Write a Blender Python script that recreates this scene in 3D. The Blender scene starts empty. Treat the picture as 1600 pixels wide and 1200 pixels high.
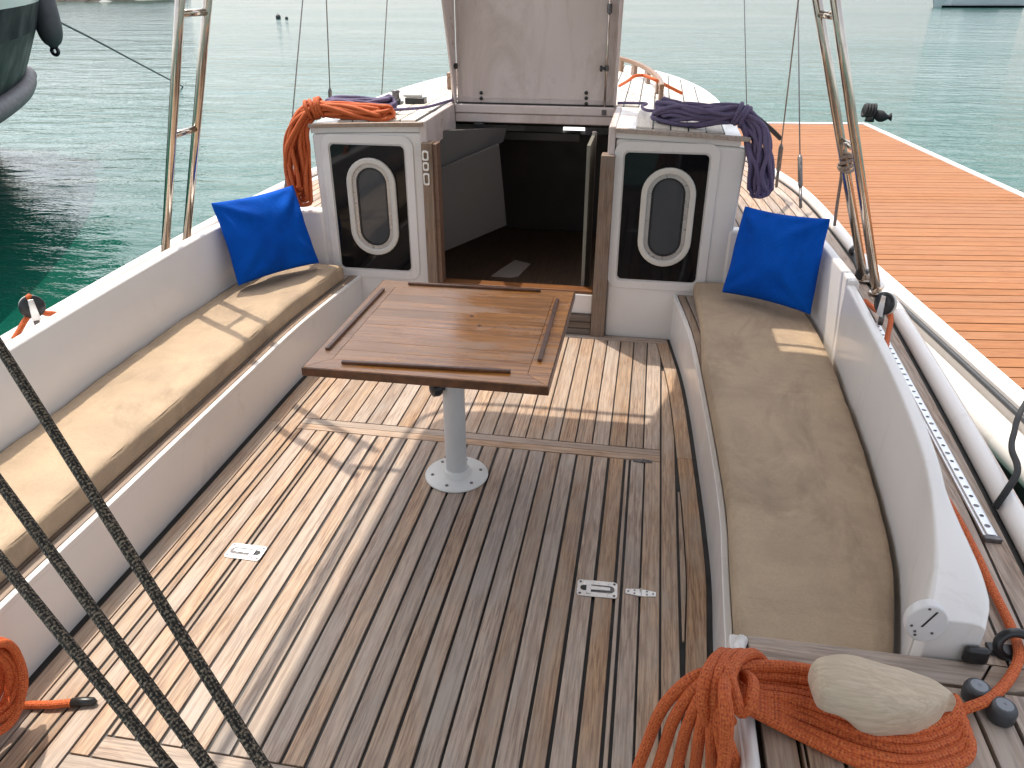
import bpy, bmesh, math, random
from mathutils import Vector, Matrix, noise
random.seed(7)
SC = bpy.context.scene
COL = SC.collection
R_ = math.radians

# ------------------------------------------------------------------ camera
PITCH, YAW, CAMH, LENS = 27.6995, 9.8367, 1.5, 27.0
_p, _a = R_(PITCH), R_(YAW)
FW = Vector((-math.sin(_a) * math.cos(_p), math.cos(_a) * math.cos(_p), -math.sin(_p)))
RT = Vector((math.cos(_a), math.sin(_a), 0))
UP = RT.cross(FW)
POS = Vector((0, 0, CAMH))
cam_data = bpy.data.cameras.new('camera')
cam = bpy.data.objects.new('camera', cam_data)
COL.objects.link(cam)
cam_data.lens = LENS
cam_data.sensor_width = 36
cam_data.clip_start = 0.02
cam_data.clip_end = 6000
mrot = Matrix((RT, UP, -FW)).transposed().to_4x4()
cam.matrix_world = Matrix.Translation(POS) @ mrot
SC.camera = cam

def at(px, py, z=None, Y=None, X=None):
    """survey helper: where the sight line of a photo point meets a plane of the place"""
    d = RT * ((px - 800) / 1200) - UP * ((py - 600) / 1200) + FW
    i, v = (2, z) if z is not None else ((1, Y) if Y is not None else (0, X))
    return POS + d * ((v - POS[i]) / d[i])

# ------------------------------------------------------------------ sky, sun, exposure
SUN_TRAVEL = Vector((0.30, -0.32, -1.0))
world = bpy.data.worlds.new('World')
SC.world = world
world.use_nodes = True
wn = world.node_tree
bg = wn.nodes['Background']
sky = wn.nodes.new('ShaderNodeTexSky')
sky.sky_type = 'NISHITA'
sky.sun_disc = False
sky.sun_elevation = math.atan2(1.0, math.hypot(0.30, 0.32))
sky.sun_rotation = math.atan2(-0.30, 0.32)
sky.air_density = 1.0
sky.dust_density = 3.0
sky.ozone_density = 1.0
hz = wn.nodes.new('ShaderNodeHueSaturation')
hz.inputs['Saturation'].default_value = 0.4      # thin high haze: a pale, milky sky
hz.inputs['Value'].default_value = 1.12
wn.links.new(sky.outputs[0], hz.inputs['Color'])
wn.links.new(hz.outputs[0], bg.inputs[0])
bg.inputs[1].default_value = 0.15
sd = bpy.data.lights.new('sun', 'SUN')
sd.energy = 2.0
sd.angle = R_(0.53)
sd.color = (1.0, 0.90, 0.76)
sun = bpy.data.objects.new('sun', sd)
COL.objects.link(sun)
sun.rotation_euler = SUN_TRAVEL.to_track_quat('-Z', 'Y').to_euler()
sun.location = (-6, 6, 20)
SC.view_settings.view_transform = 'Standard'
SC.view_settings.look = 'None'
SC.view_settings.gamma = 1
SC.view_settings.use_curve_mapping = False
SC.view_settings.exposure = 1.0
SC.render.engine = 'CYCLES'
SC.cycles.max_bounces = 8
SC.cycles.use_denoising = True

# ------------------------------------------------------------------ materials
def newmat(name):
    m = bpy.data.materials.new(name)
    m.use_nodes = True
    nt = m.node_tree
    return m, nt, nt.nodes['Principled BSDF']

def N(nt, t, **k):
    n = nt.nodes.new(t)
    for a, b in k.items():
        setattr(n, a, b)
    return n

def ramp(nt, fac, stops):
    r = N(nt, 'ShaderNodeValToRGB')
    el = r.color_ramp.elements
    while len(el) > len(stops):
        el.remove(el[-1])
    while len(el) < len(stops):
        el.new(0.5)
    for e, (p, c) in zip(el, stops):
        e.position = p
        e.color = (*c, 1) if len(c) == 3 else c
    nt.links.new(fac, r.inputs[0])
    return r.outputs[0]

def g3(v):
    return (v, v, v)

def mixc(nt, fac, a, b, mode='MIX'):
    m = N(nt, 'ShaderNodeMix', data_type='RGBA', blend_type=mode)
    for s, v in ((0, fac), (6, a), (7, b)):
        if hasattr(v, 'is_output') or isinstance(v, bpy.types.NodeSocket):
            nt.links.new(v, m.inputs[s])
        elif isinstance(v, (int, float)):
            m.inputs[s].default_value = v
        else:
            m.inputs[s].default_value = (*v, 1)
    return m.outputs[2]

def coords(nt, scale=(1, 1, 1), kind='Object', rnd=True):
    tc = N(nt, 'ShaderNodeTexCoord')
    src = tc.outputs[kind]
    if rnd:
        oi = N(nt, 'ShaderNodeObjectInfo')
        mu = N(nt, 'ShaderNodeVectorMath', operation='SCALE')
        mu.inputs[0].default_value = (37.0, 53.0, 29.0)
        nt.links.new(oi.outputs['Random'], mu.inputs['Scale'])
        ad = N(nt, 'ShaderNodeVectorMath', operation='ADD')
        nt.links.new(src, ad.inputs[0])
        nt.links.new(mu.outputs[0], ad.inputs[1])
        src = ad.outputs[0]
    mp = N(nt, 'ShaderNodeMapping')
    mp.inputs['Scale'].default_value = scale
    nt.links.new(src, mp.inputs[0])
    return mp.outputs[0]

def noise_n(nt, vec, scale, detail=6, rough=0.55, dist=0.0):
    n = N(nt, 'ShaderNodeTexNoise')
    n.inputs['Scale'].default_value = scale
    n.inputs['Detail'].default_value = detail
    n.inputs['Roughness'].default_value = rough
    n.inputs['Distortion'].default_value = dist
    nt.links.new(vec, n.inputs['Vector'])
    return n.outputs[0]

def bump(nt, h, bs, strength=0.3, dist=0.002):
    b = N(nt, 'ShaderNodeBump')
    b.inputs['Strength'].default_value = strength
    b.inputs['Distance'].default_value = dist
    nt.links.new(h, b.inputs['Height'])
    nt.links.new(b.outputs[0], bs.inputs['Normal'])

def mat_teak(name, axis='Y', light=(0.475, 0.33, 0.226), dark=(0.235, 0.152, 0.105), grey=(0.42, 0.35, 0.292), rough=0.65, var=0.3, sat=1.0):
    m, nt, bs = newmat(name)
    st = (1, 0.05, 1) if axis == 'Y' else ((0.05, 1, 1) if axis == 'X' else (1, 1, 0.05))
    v = coords(nt, st)
    g1 = noise_n(nt, v, 190, 5, 0.65, 0.4)
    g2 = noise_n(nt, v, 42, 4, 0.6, 1.2)
    v2 = coords(nt, (1, 0.35, 1) if axis == 'Y' else (0.35, 1, 1))
    g3_ = noise_n(nt, v2, 9, 5, 0.6, 0.6)
    c = mixc(nt, ramp(nt, g1, [(0.39, g3(0)), (0.58, g3(1))]), dark, light)
    c = mixc(nt, ramp(nt, g3_, [(0.38, g3(0)), (0.66, g3(0.75))]), c, grey)
    c = mixc(nt, ramp(nt, g2, [(0.25, g3(0.45)), (0.46, g3(0))]), c, dark)
    wv = N(nt, 'ShaderNodeTexWave', wave_type='RINGS', rings_direction='Z')
    wv.inputs['Scale'].default_value = 9
    wv.inputs['Distortion'].default_value = 9
    wv.inputs['Detail'].default_value = 3
    wv.inputs['Detail Scale'].default_value = 1.3
    nt.links.new(v, wv.inputs['Vector'])
    c = mixc(nt, ramp(nt, wv.outputs[1], [(0.0, g3(0.42)), (0.16, g3(0))]), c, dark)
    oi = N(nt, 'ShaderNodeObjectInfo')
    hv = N(nt, 'ShaderNodeHueSaturation')
    mr = N(nt, 'ShaderNodeMapRange')
    mr.inputs[3].default_value = 1 - var * 0.55
    mr.inputs[4].default_value = 1 + var * 0.45
    nt.links.new(oi.outputs['Random'], mr.inputs[0])
    nt.links.new(mr.outputs[0], hv.inputs['Value'])
    ms = N(nt, 'ShaderNodeMath', operation='MULTIPLY_ADD')
    ms.inputs[1].default_value = 7.13
    ms.inputs[2].default_value = 0.0
    nt.links.new(oi.outputs['Random'], ms.inputs[0])
    fr = N(nt, 'ShaderNodeMath', operation='FRACT')
    nt.links.new(ms.outputs[0], fr.inputs[0])
    mr2 = N(nt, 'ShaderNodeMapRange')
    mr2.inputs[3].default_value = 1 - 0.28 * sat
    mr2.inputs[4].default_value = 1 + 0.2 * sat
    nt.links.new(fr.outputs[0], mr2.inputs[0])
    nt.links.new(mr2.outputs[0], hv.inputs['Saturation'])
    nt.links.new(c, hv.inputs['Color'])
    nt.links.new(hv.outputs[0], bs.inputs['Base Color'])
    bs.inputs['Roughness'].default_value = rough
    bump(nt, g1, bs, 0.35, 0.0015)
    return m

def mat_plain(name, col, rough=0.4, metal=0.0, nscale=8, namt=0.08, bumpamt=0.0, bscale=200, coat=0.0, dirt=None):
    m, nt, bs = newmat(name)
    v = coords(nt)
    n = noise_n(nt, v, nscale, 5, 0.6)
    lo = tuple(max(0, c * (1 - namt)) for c in col)
    hi = tuple(min(1, c * (1 + namt)) for c in col)
    c = ramp(nt, n, [(0.3, lo), (0.7, hi)])
    if dirt:
        d = noise_n(nt, coords(nt, (1, 1, 0.4)), dirt[1], 8, 0.72, 0.8)
        c = mixc(nt, ramp(nt, d, [(dirt[2], g3(0)), (dirt[2] + 0.16, g3(dirt[3]))]), c, dirt[0])
    nt.links.new(c, bs.inputs['Base Color'])
    rr = ramp(nt, noise_n(nt, v, nscale * 2.3, 4), [(0.3, g3(max(0.02, rough * 0.8))), (0.7, g3(min(1, rough * 1.2)))])
    nt.links.new(rr, bs.inputs['Roughness'])
    bs.inputs['Metallic'].default_value = metal
    if coat:
        bs.inputs['Coat Weight'].default_value = coat
        bs.inputs['Coat Roughness'].default_value = 0.08
    if bumpamt:
        bump(nt, noise_n(nt, v, bscale, 3), bs, bumpamt, 0.002)
    return m

def mat_fabric(name, col, dark, weave=900, wr=0.5, sheen=0.2):
    m, nt, bs = newmat(name)
    v = coords(nt)
    w = N(nt, 'ShaderNodeTexWave', wave_type='BANDS', bands_direction='X')
    w.inputs['Scale'].default_value = weave / 6
    w2 = N(nt, 'ShaderNodeTexWave', wave_type='BANDS', bands_direction='Y')
    w2.inputs['Scale'].default_value = weave / 6
    nt.links.new(v, w.inputs[0])
    nt.links.new(v, w2.inputs[0])
    big = noise_n(nt, v, 5, 6, 0.62, 0.4)
    fine = noise_n(nt, v, 160, 3, 0.7)
    c = ramp(nt, big, [(0.3, dark), (0.62, col)])
    c = mixc(nt, ramp(nt, fine, [(0.3, g3(0.22)), (0.7, g3(0))]), c, tuple(x * 0.45 for x in col))
    stn = noise_n(nt, coords(nt, (1.5, 0.8, 1)), 3.2, 9, 0.7, 0.8)
    c = mixc(nt, ramp(nt, stn, [(0.5, g3(0)), (0.68, g3(0.55))]), c, tuple(x * 0.55 for x in dark))
    nt.links.new(c, bs.inputs['Base Color'])
    bs.inputs['Roughness'].default_value = 0.85
    bs.inputs['Sheen Weight'].default_value = sheen
    wrk = noise_n(nt, coords(nt, (0.55, 1.6, 1)), 5.5, 3, 0.5, 1.0)
    ad = N(nt, 'ShaderNodeMath', operation='MULTIPLY_ADD')
    ad.inputs[1].default_value = 8 * wr
    nt.links.new(wrk, ad.inputs[0])
    nt.links.new(fine, ad.inputs[2])
    bump(nt, ad.outputs[0], bs, 0.55, 0.004)
    return m

def mat_rope(name, cols, k=85, around=7, rough=0.75):
    """braided cover: cells from the tube's own length/girth coordinates"""
    m, nt, bs = newmat(name)
    uv = N(nt, 'ShaderNodeTexCoord').outputs['UV']
    sp = N(nt, 'ShaderNodeSeparateXYZ')
    nt.links.new(uv, sp.inputs[0])
    def lin(a, b):
        x = N(nt, 'ShaderNodeMath', operation='MULTIPLY'); x.inputs[1].default_value = a
        nt.links.new(sp.outputs[0], x.inputs[0])
        y = N(nt, 'ShaderNodeMath', operation='MULTIPLY_ADD'); y.inputs[1].default_value = b
        nt.links.new(sp.outputs[1], y.inputs[0]); nt.links.new(x.outputs[0], y.inputs[2])
        s = N(nt, 'ShaderNodeMath', operation='SINE')
        nt.links.new(y.outputs[0], s.inputs[0])
        return s.outputs[0]
    s1 = lin(k * 6.283, around * 6.283)
    s2 = lin(k * 6.283, -around * 6.283)
    mu = N(nt, 'ShaderNodeMath', operation='MULTIPLY')
    nt.links.new(s1, mu.inputs[0]); nt.links.new(s2, mu.inputs[1])
    mp = N(nt, 'ShaderNodeMapping')
    mp.inputs['Scale'].default_value = (k * 3, around * 2, 1)
    nt.links.new(uv, mp.inputs[0])
    wn_ = noise_n(nt, mp.outputs[0], 1.0, 2, 0.6)
    ad = N(nt, 'ShaderNodeMath', operation='MULTIPLY_ADD'); ad.inputs[1].default_value = 0.085; 
    nt.links.new(mu.outputs[0], ad.inputs[0]); nt.links.new(wn_, ad.inputs[2])
    c = ramp(nt, ad.outputs[0], cols)
    nt.links.new(c, bs.inputs['Base Color'])
    bs.inputs['Roughness'].default_value = rough
    bump(nt, mu.outputs[0], bs, 0.4, 0.001)
    return m

M = {}
M['teak_y'] = mat_teak('weathered_teak_lengthwise', 'Y')
M['teak_x'] = mat_teak('weathered_teak_crosswise', 'X')
M['teak_z'] = mat_teak('weathered_teak_upright', 'Z', light=(0.30, 0.205, 0.145), dark=(0.15, 0.10, 0.07), grey=(0.24, 0.19, 0.155))
M['trim_teak'] = mat_teak('bench_trim_teak', 'Y', light=(0.46, 0.34, 0.26), dark=(0.25, 0.175, 0.13), grey=(0.38, 0.32, 0.28))
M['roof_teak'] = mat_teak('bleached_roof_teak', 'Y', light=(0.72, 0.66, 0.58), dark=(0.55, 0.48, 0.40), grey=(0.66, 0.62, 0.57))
M['pontoon_wood'] = mat_teak('orange_decking', 'X', light=(0.345, 0.136, 0.043), dark=(0.22, 0.08, 0.026), grey=(0.32, 0.142, 0.055), rough=0.75, var=0.09, sat=0.15)
M['dark_step'] = mat_teak('dark_step_teak', 'X', light=(0.2, 0.145, 0.11), dark=(0.09, 0.06, 0.045), grey=(0.16, 0.14, 0.12))
M['caulk'] = mat_plain('black_caulking', (0.012, 0.011, 0.011), 0.55, namt=0.3)
M['white'] = mat_plain('white_gelcoat', (0.76, 0.725, 0.695), 0.2, nscale=3, namt=0.03, dirt=((0.48, 0.42, 0.36), 4.5, 0.57, 0.38), bumpamt=0.12, bscale=5)
M['white_paint'] = mat_plain('chipped_white_paint', (0.72, 0.70, 0.69), 0.3, nscale=4, namt=0.03, dirt=((0.08, 0.06, 0.05), 26, 0.74, 0.9))
M['lid'] = mat_plain('aged_lid_paint', (0.66, 0.565, 0.535), 0.32, nscale=2.2, namt=0.06, dirt=((0.42, 0.33, 0.28), 3.6, 0.5, 0.55))
M['grey_paint'] = mat_plain('pedestal_grey_paint', (0.52, 0.525, 0.52), 0.4, nscale=6, namt=0.06)
M['flange'] = mat_plain('flange_white_paint', (0.66, 0.655, 0.62), 0.4, nscale=9, namt=0.06, dirt=((0.3, 0.26, 0.2), 30, 0.66, 0.5))
M['steel'] = mat_plain('polished_steel', (0.56, 0.49, 0.42), 0.16, 1.0, nscale=20, namt=0.1)
M['steel_white'] = mat_plain('bright_satin_steel', (0.80, 0.80, 0.80), 0.32, 0.85, nscale=60, namt=0.1)
M['steel_dark'] = mat_plain('tarnished_steel', (0.16, 0.15, 0.15), 0.4, 0.7, nscale=70, namt=0.4)
M['black'] = mat_plain('black_plastic', (0.016, 0.016, 0.017), 0.35, namt=0.2)
M['rubber'] = mat_plain('dark_grey_rubber', (0.045, 0.047, 0.052), 0.5, namt=0.2, nscale=30)
M['cap_grey'] = mat_plain('grey_cap_plastic', (0.2, 0.215, 0.24), 0.45, namt=0.1)
M['fender_grey'] = mat_plain('charcoal_fender_vinyl', (0.085, 0.08, 0.09), 0.55, namt=0.12)
M['glass_black'] = mat_plain('black_acrylic', (0.006, 0.006, 0.007), 0.045, nscale=3, namt=0.1)
M['glass_black'].node_tree.nodes['Principled BSDF'].inputs['Specular IOR Level'].default_value = 0.28
M['glass_grey'] = mat_plain('grey_porthole_glass', (0.055, 0.06, 0.066), 0.05, nscale=3, namt=0.05)
M['port_frame'] = mat_plain('beige_porthole_enamel', (0.60, 0.565, 0.51), 0.38, nscale=12, namt=0.06)
M['port_inner'] = mat_plain('porthole_alloy', (0.5, 0.49, 0.48), 0.3, 0.6, nscale=12)
M['cushion'] = mat_fabric('tan_canvas', (0.49, 0.365, 0.245), (0.39, 0.29, 0.2), sheen=0.0)
M['blue'] = mat_fabric('royal_blue_cotton', (0.0, 0.088, 0.50), (0.0, 0.062, 0.38), 1400, 0.5, 0.0)
M['blue'].node_tree.nodes['Principled BSDF'].inputs['Specular IOR Level'].default_value = 0.12
M['awning'] = mat_fabric('cream_awning_canvas', (0.72, 0.68, 0.6), (0.66, 0.62, 0.55))
M['rope_orange'] = mat_rope('orange_braided_rope', [(0.28, (0.20, 0.032, 0.008)), (0.44, (0.50, 0.085, 0.018)), (0.60, (0.60, 0.13, 0.028)), (0.78, (0.62, 0.27, 0.08))])
M['rope_purple'] = mat_rope('purple_braided_rope', [(0.25, (0.045, 0.035, 0.075)), (0.5, (0.11, 0.085, 0.17)), (0.75, (0.21, 0.17, 0.29))])
M['rope_speck'] = mat_rope('speckled_black_rope', [(0.42, (0.012, 0.010, 0.009)), (0.51, (0.05, 0.04, 0.032)), (0.58, (0.22, 0.165, 0.12)), (0.72, (0.40, 0.32, 0.25))], k=130, around=5)
M['rope_black'] = mat_rope('black_mooring_rope', [(0.3, (0.005, 0.005, 0.006)), (0.7, (0.02, 0.02, 0.022))])
M['rope_tan'] = mat_rope('tan_lashing', [(0.3, (0.16, 0.1, 0.075)), (0.7, (0.5, 0.4, 0.33))], k=60)
M['rope_grey'] = mat_rope('grey_line', [(0.3, (0.12, 0.12, 0.13)), (0.7, (0.26, 0.26, 0.27))])
M['wire'] = mat_plain('rigging_wire', (0.26, 0.25, 0.25), 0.4, 0.8)
M['cleat_wood'] = mat_plain('bleached_cleat_wood', (0.60, 0.50, 0.385), 0.7, nscale=14, namt=0.22, bumpamt=0.3, bscale=60, dirt=((0.22, 0.16, 0.1), 11, 0.58, 0.55))
M['cleat_wood'] = mat_teak('bleached_cleat_timber', 'X', light=(0.60, 0.45, 0.285), dark=(0.47, 0.34, 0.205), grey=(0.54, 0.43, 0.295), rough=0.8)
def add_cracks(m, scale, width, col):
    nt = m.node_tree
    bs = nt.nodes['Principled BSDF']
    src = bs.inputs['Base Color'].links[0].from_socket
    n = noise_n(nt, coords(nt, (0.35, 1, 1)), scale, 3, 0.5, 1.5)
    mk = ramp(nt, n, [(0.5 - width * 2, g3(0)), (0.5, g3(0.8)), (0.5 + width, g3(0))])
    nt.links.new(mixc(nt, mk, src, col), bs.inputs['Base Color'])
M['navy'] = mat_plain('navy_hull_paint', (0.003, 0.004, 0.008), 0.45, nscale=1, namt=0.1)
M['teal_hull'] = mat_plain('dark_green_hull_paint', (0.006, 0.017, 0.015), 0.4, nscale=1, namt=0.1)
for _k in ('navy', 'teal_hull'):
    M[_k].node_tree.nodes['Principled BSDF'].inputs['Specular IOR Level'].default_value = 0.03
M['strake'] = mat_plain('grey_rubbing_strake', (0.10, 0.09, 0.10), 0.55)
M['sheave'] = mat_plain('off_white_sheave', (0.62, 0.6, 0.55), 0.4)
M['hull_far'] = mat_plain('pale_grey_hull', (0.55, 0.6, 0.62), 0.35, nscale=0.5)
M['red_paint'] = mat_plain('faded_red_lettering', (0.4, 0.1, 0.12), 0.5)
M['rock'] = mat_plain('shore_rock', (0.03, 0.022, 0.017), 0.9, nscale=0.7, namt=0.5)
M['tree_green'] = mat_plain('shore_scrub', (0.05, 0.085, 0.035), 0.9, nscale=0.6, namt=0.5)
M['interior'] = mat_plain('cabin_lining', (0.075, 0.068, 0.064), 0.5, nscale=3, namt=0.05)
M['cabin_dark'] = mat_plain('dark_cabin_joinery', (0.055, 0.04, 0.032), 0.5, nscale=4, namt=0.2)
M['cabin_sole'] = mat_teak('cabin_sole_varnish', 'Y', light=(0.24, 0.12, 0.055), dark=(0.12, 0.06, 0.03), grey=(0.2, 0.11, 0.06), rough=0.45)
M['sill_wood'] = mat_teak('varnished_sill', 'X', light=(0.21, 0.095, 0.045), dark=(0.12, 0.055, 0.03), grey=(0.18, 0.09, 0.05), rough=0.35)
M['brown_rail'] = mat_teak('grab_rail_teak', 'Y', light=(0.30, 0.17, 0.10), dark=(0.16, 0.09, 0.055), grey=(0.25, 0.17, 0.12), rough=0.4)
M['door'] = mat_plain('open_door_paint', (0.2, 0.2, 0.17), 0.4, nscale=5, namt=0.1)

def mat_table():
    m, nt, bs = newmat('worn_varnished_teak')
    v = coords(nt, (0.06, 1, 1))
    g = noise_n(nt, v, 90, 5, 0.65, 0.6)
    g2 = noise_n(nt, v, 22, 4, 0.6, 1.0)
    c = mixc(nt, ramp(nt, g, [(0.3, g3(0)), (0.65, g3(1))]), (0.22, 0.08, 0.022), (0.60, 0.255, 0.068))
    c = mixc(nt, ramp(nt, g2, [(0.3, g3(0.7)), (0.48, g3(0))]), c, (0.13, 0.05, 0.022))
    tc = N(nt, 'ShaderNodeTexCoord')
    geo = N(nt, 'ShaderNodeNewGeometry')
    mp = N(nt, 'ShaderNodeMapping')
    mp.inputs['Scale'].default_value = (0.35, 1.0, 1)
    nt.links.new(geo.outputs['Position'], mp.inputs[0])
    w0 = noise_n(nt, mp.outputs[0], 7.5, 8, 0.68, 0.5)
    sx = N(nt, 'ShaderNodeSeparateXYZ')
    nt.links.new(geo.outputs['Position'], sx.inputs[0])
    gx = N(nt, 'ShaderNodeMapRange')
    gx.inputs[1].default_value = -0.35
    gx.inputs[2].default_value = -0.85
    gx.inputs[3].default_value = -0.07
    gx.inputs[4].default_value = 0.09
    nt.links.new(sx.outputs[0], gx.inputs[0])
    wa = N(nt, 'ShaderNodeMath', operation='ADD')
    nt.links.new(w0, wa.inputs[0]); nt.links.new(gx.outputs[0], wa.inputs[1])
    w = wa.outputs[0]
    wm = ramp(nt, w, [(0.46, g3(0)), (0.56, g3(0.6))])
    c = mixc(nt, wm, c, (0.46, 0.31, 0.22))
    oi = N(nt, 'ShaderNodeObjectInfo')
    hv = N(nt, 'ShaderNodeHueSaturation')
    mr = N(nt, 'ShaderNodeMapRange')
    mr.inputs[3].default_value = 0.85
    mr.inputs[4].default_value = 1.15
    nt.links.new(oi.outputs['Random'], mr.inputs[0])
    nt.links.new(mr.outputs[0], hv.inputs['Value'])
    nt.links.new(c, hv.inputs['Color'])
    nt.links.new(hv.outputs[0], bs.inputs['Base Color'])
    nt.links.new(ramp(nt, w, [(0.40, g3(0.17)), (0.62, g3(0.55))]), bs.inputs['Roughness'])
    bs.inputs['Coat Weight'].default_value = 0.25
    bs.inputs['Coat Roughness'].default_value = 0.15
    bs.inputs['Specular IOR Level'].default_value = 0.35
    bump(nt, g, bs, 0.25, 0.0008)
    return m
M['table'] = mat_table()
M['table_dark'] = mat_plain('dark_fiddle_wood', (0.11, 0.043, 0.02), 0.35, nscale=40, namt=0.4)

def mat_water():
    m, nt, bs = newmat('green_harbour_water')
    geo = N(nt, 'ShaderNodeNewGeometry')
    def nz(sx, sy, sc, det, r, rot=0.0):
        mp = N(nt, 'ShaderNodeMapping')
        mp.inputs['Scale'].default_value = (sx, sy, 1)
        mp.inputs['Rotation'].default_value = (0, 0, rot)
        nt.links.new(geo.outputs['Position'], mp.inputs[0])
        return noise_n(nt, mp.outputs[0], sc, det, r, 0.3)
    a = nz(0.35, 1.0, 0.55, 4, 0.55, 0.12)
    b = nz(0.45, 1.0, 2.4, 5, 0.62, -0.1)
    d = nz(0.5, 1.0, 0.09, 3, 0.5)
    ad = N(nt, 'ShaderNodeMath', operation='MULTIPLY_ADD')
    ad.inputs[1].default_value = 2.2
    nt.links.new(a, ad.inputs[0]); nt.links.new(b, ad.inputs[2])
    bp = N(nt, 'ShaderNodeBump')
    bp.inputs['Distance'].default_value = 0.075
    nt.links.new(ramp(nt, d, [(0.35, g3(0.45)), (0.65, g3(1.0))]), bp.inputs['Strength'])
    nt.links.new(ad.outputs[0], bp.inputs['Height'])
    nt.links.new(bp.outputs[0], bs.inputs['Normal'])
    c = ramp(nt, d, [(0.3, (0.004, 0.068, 0.045)), (0.7, (0.008, 0.092, 0.064))])
    nt.links.new(c, bs.inputs['Base Color'])
    bs.inputs['Roughness'].default_value = 0.05
    bs.inputs['IOR'].default_value = 1.34
    return m
M['water'] = mat_water()

# ------------------------------------------------------------------ geometry helpers
ORIG = {}
def V(*a):
    return Vector(a)

def link(name, me, parent=None, origin=None):
    o = bpy.data.objects.new(name, me)
    COL.objects.link(o)
    origin = Vector(origin) if origin is not None else Vector((0, 0, 0))
    ORIG[o.name] = origin
    if parent is not None:
        o.parent = parent
        o.location = origin - ORIG[parent.name]
    else:
        o.location = origin
    return o

def tag(o, label=None, cat=None, group=None, kind=None):
    if label: o['label'] = label
    if cat: o['category'] = cat
    if group: o['group'] = group
    if kind: o['kind'] = kind
    return o

def thing(name, loc, label, cat, group=None):
    return tag(link(name, None, None, loc), label, cat, group)

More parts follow.
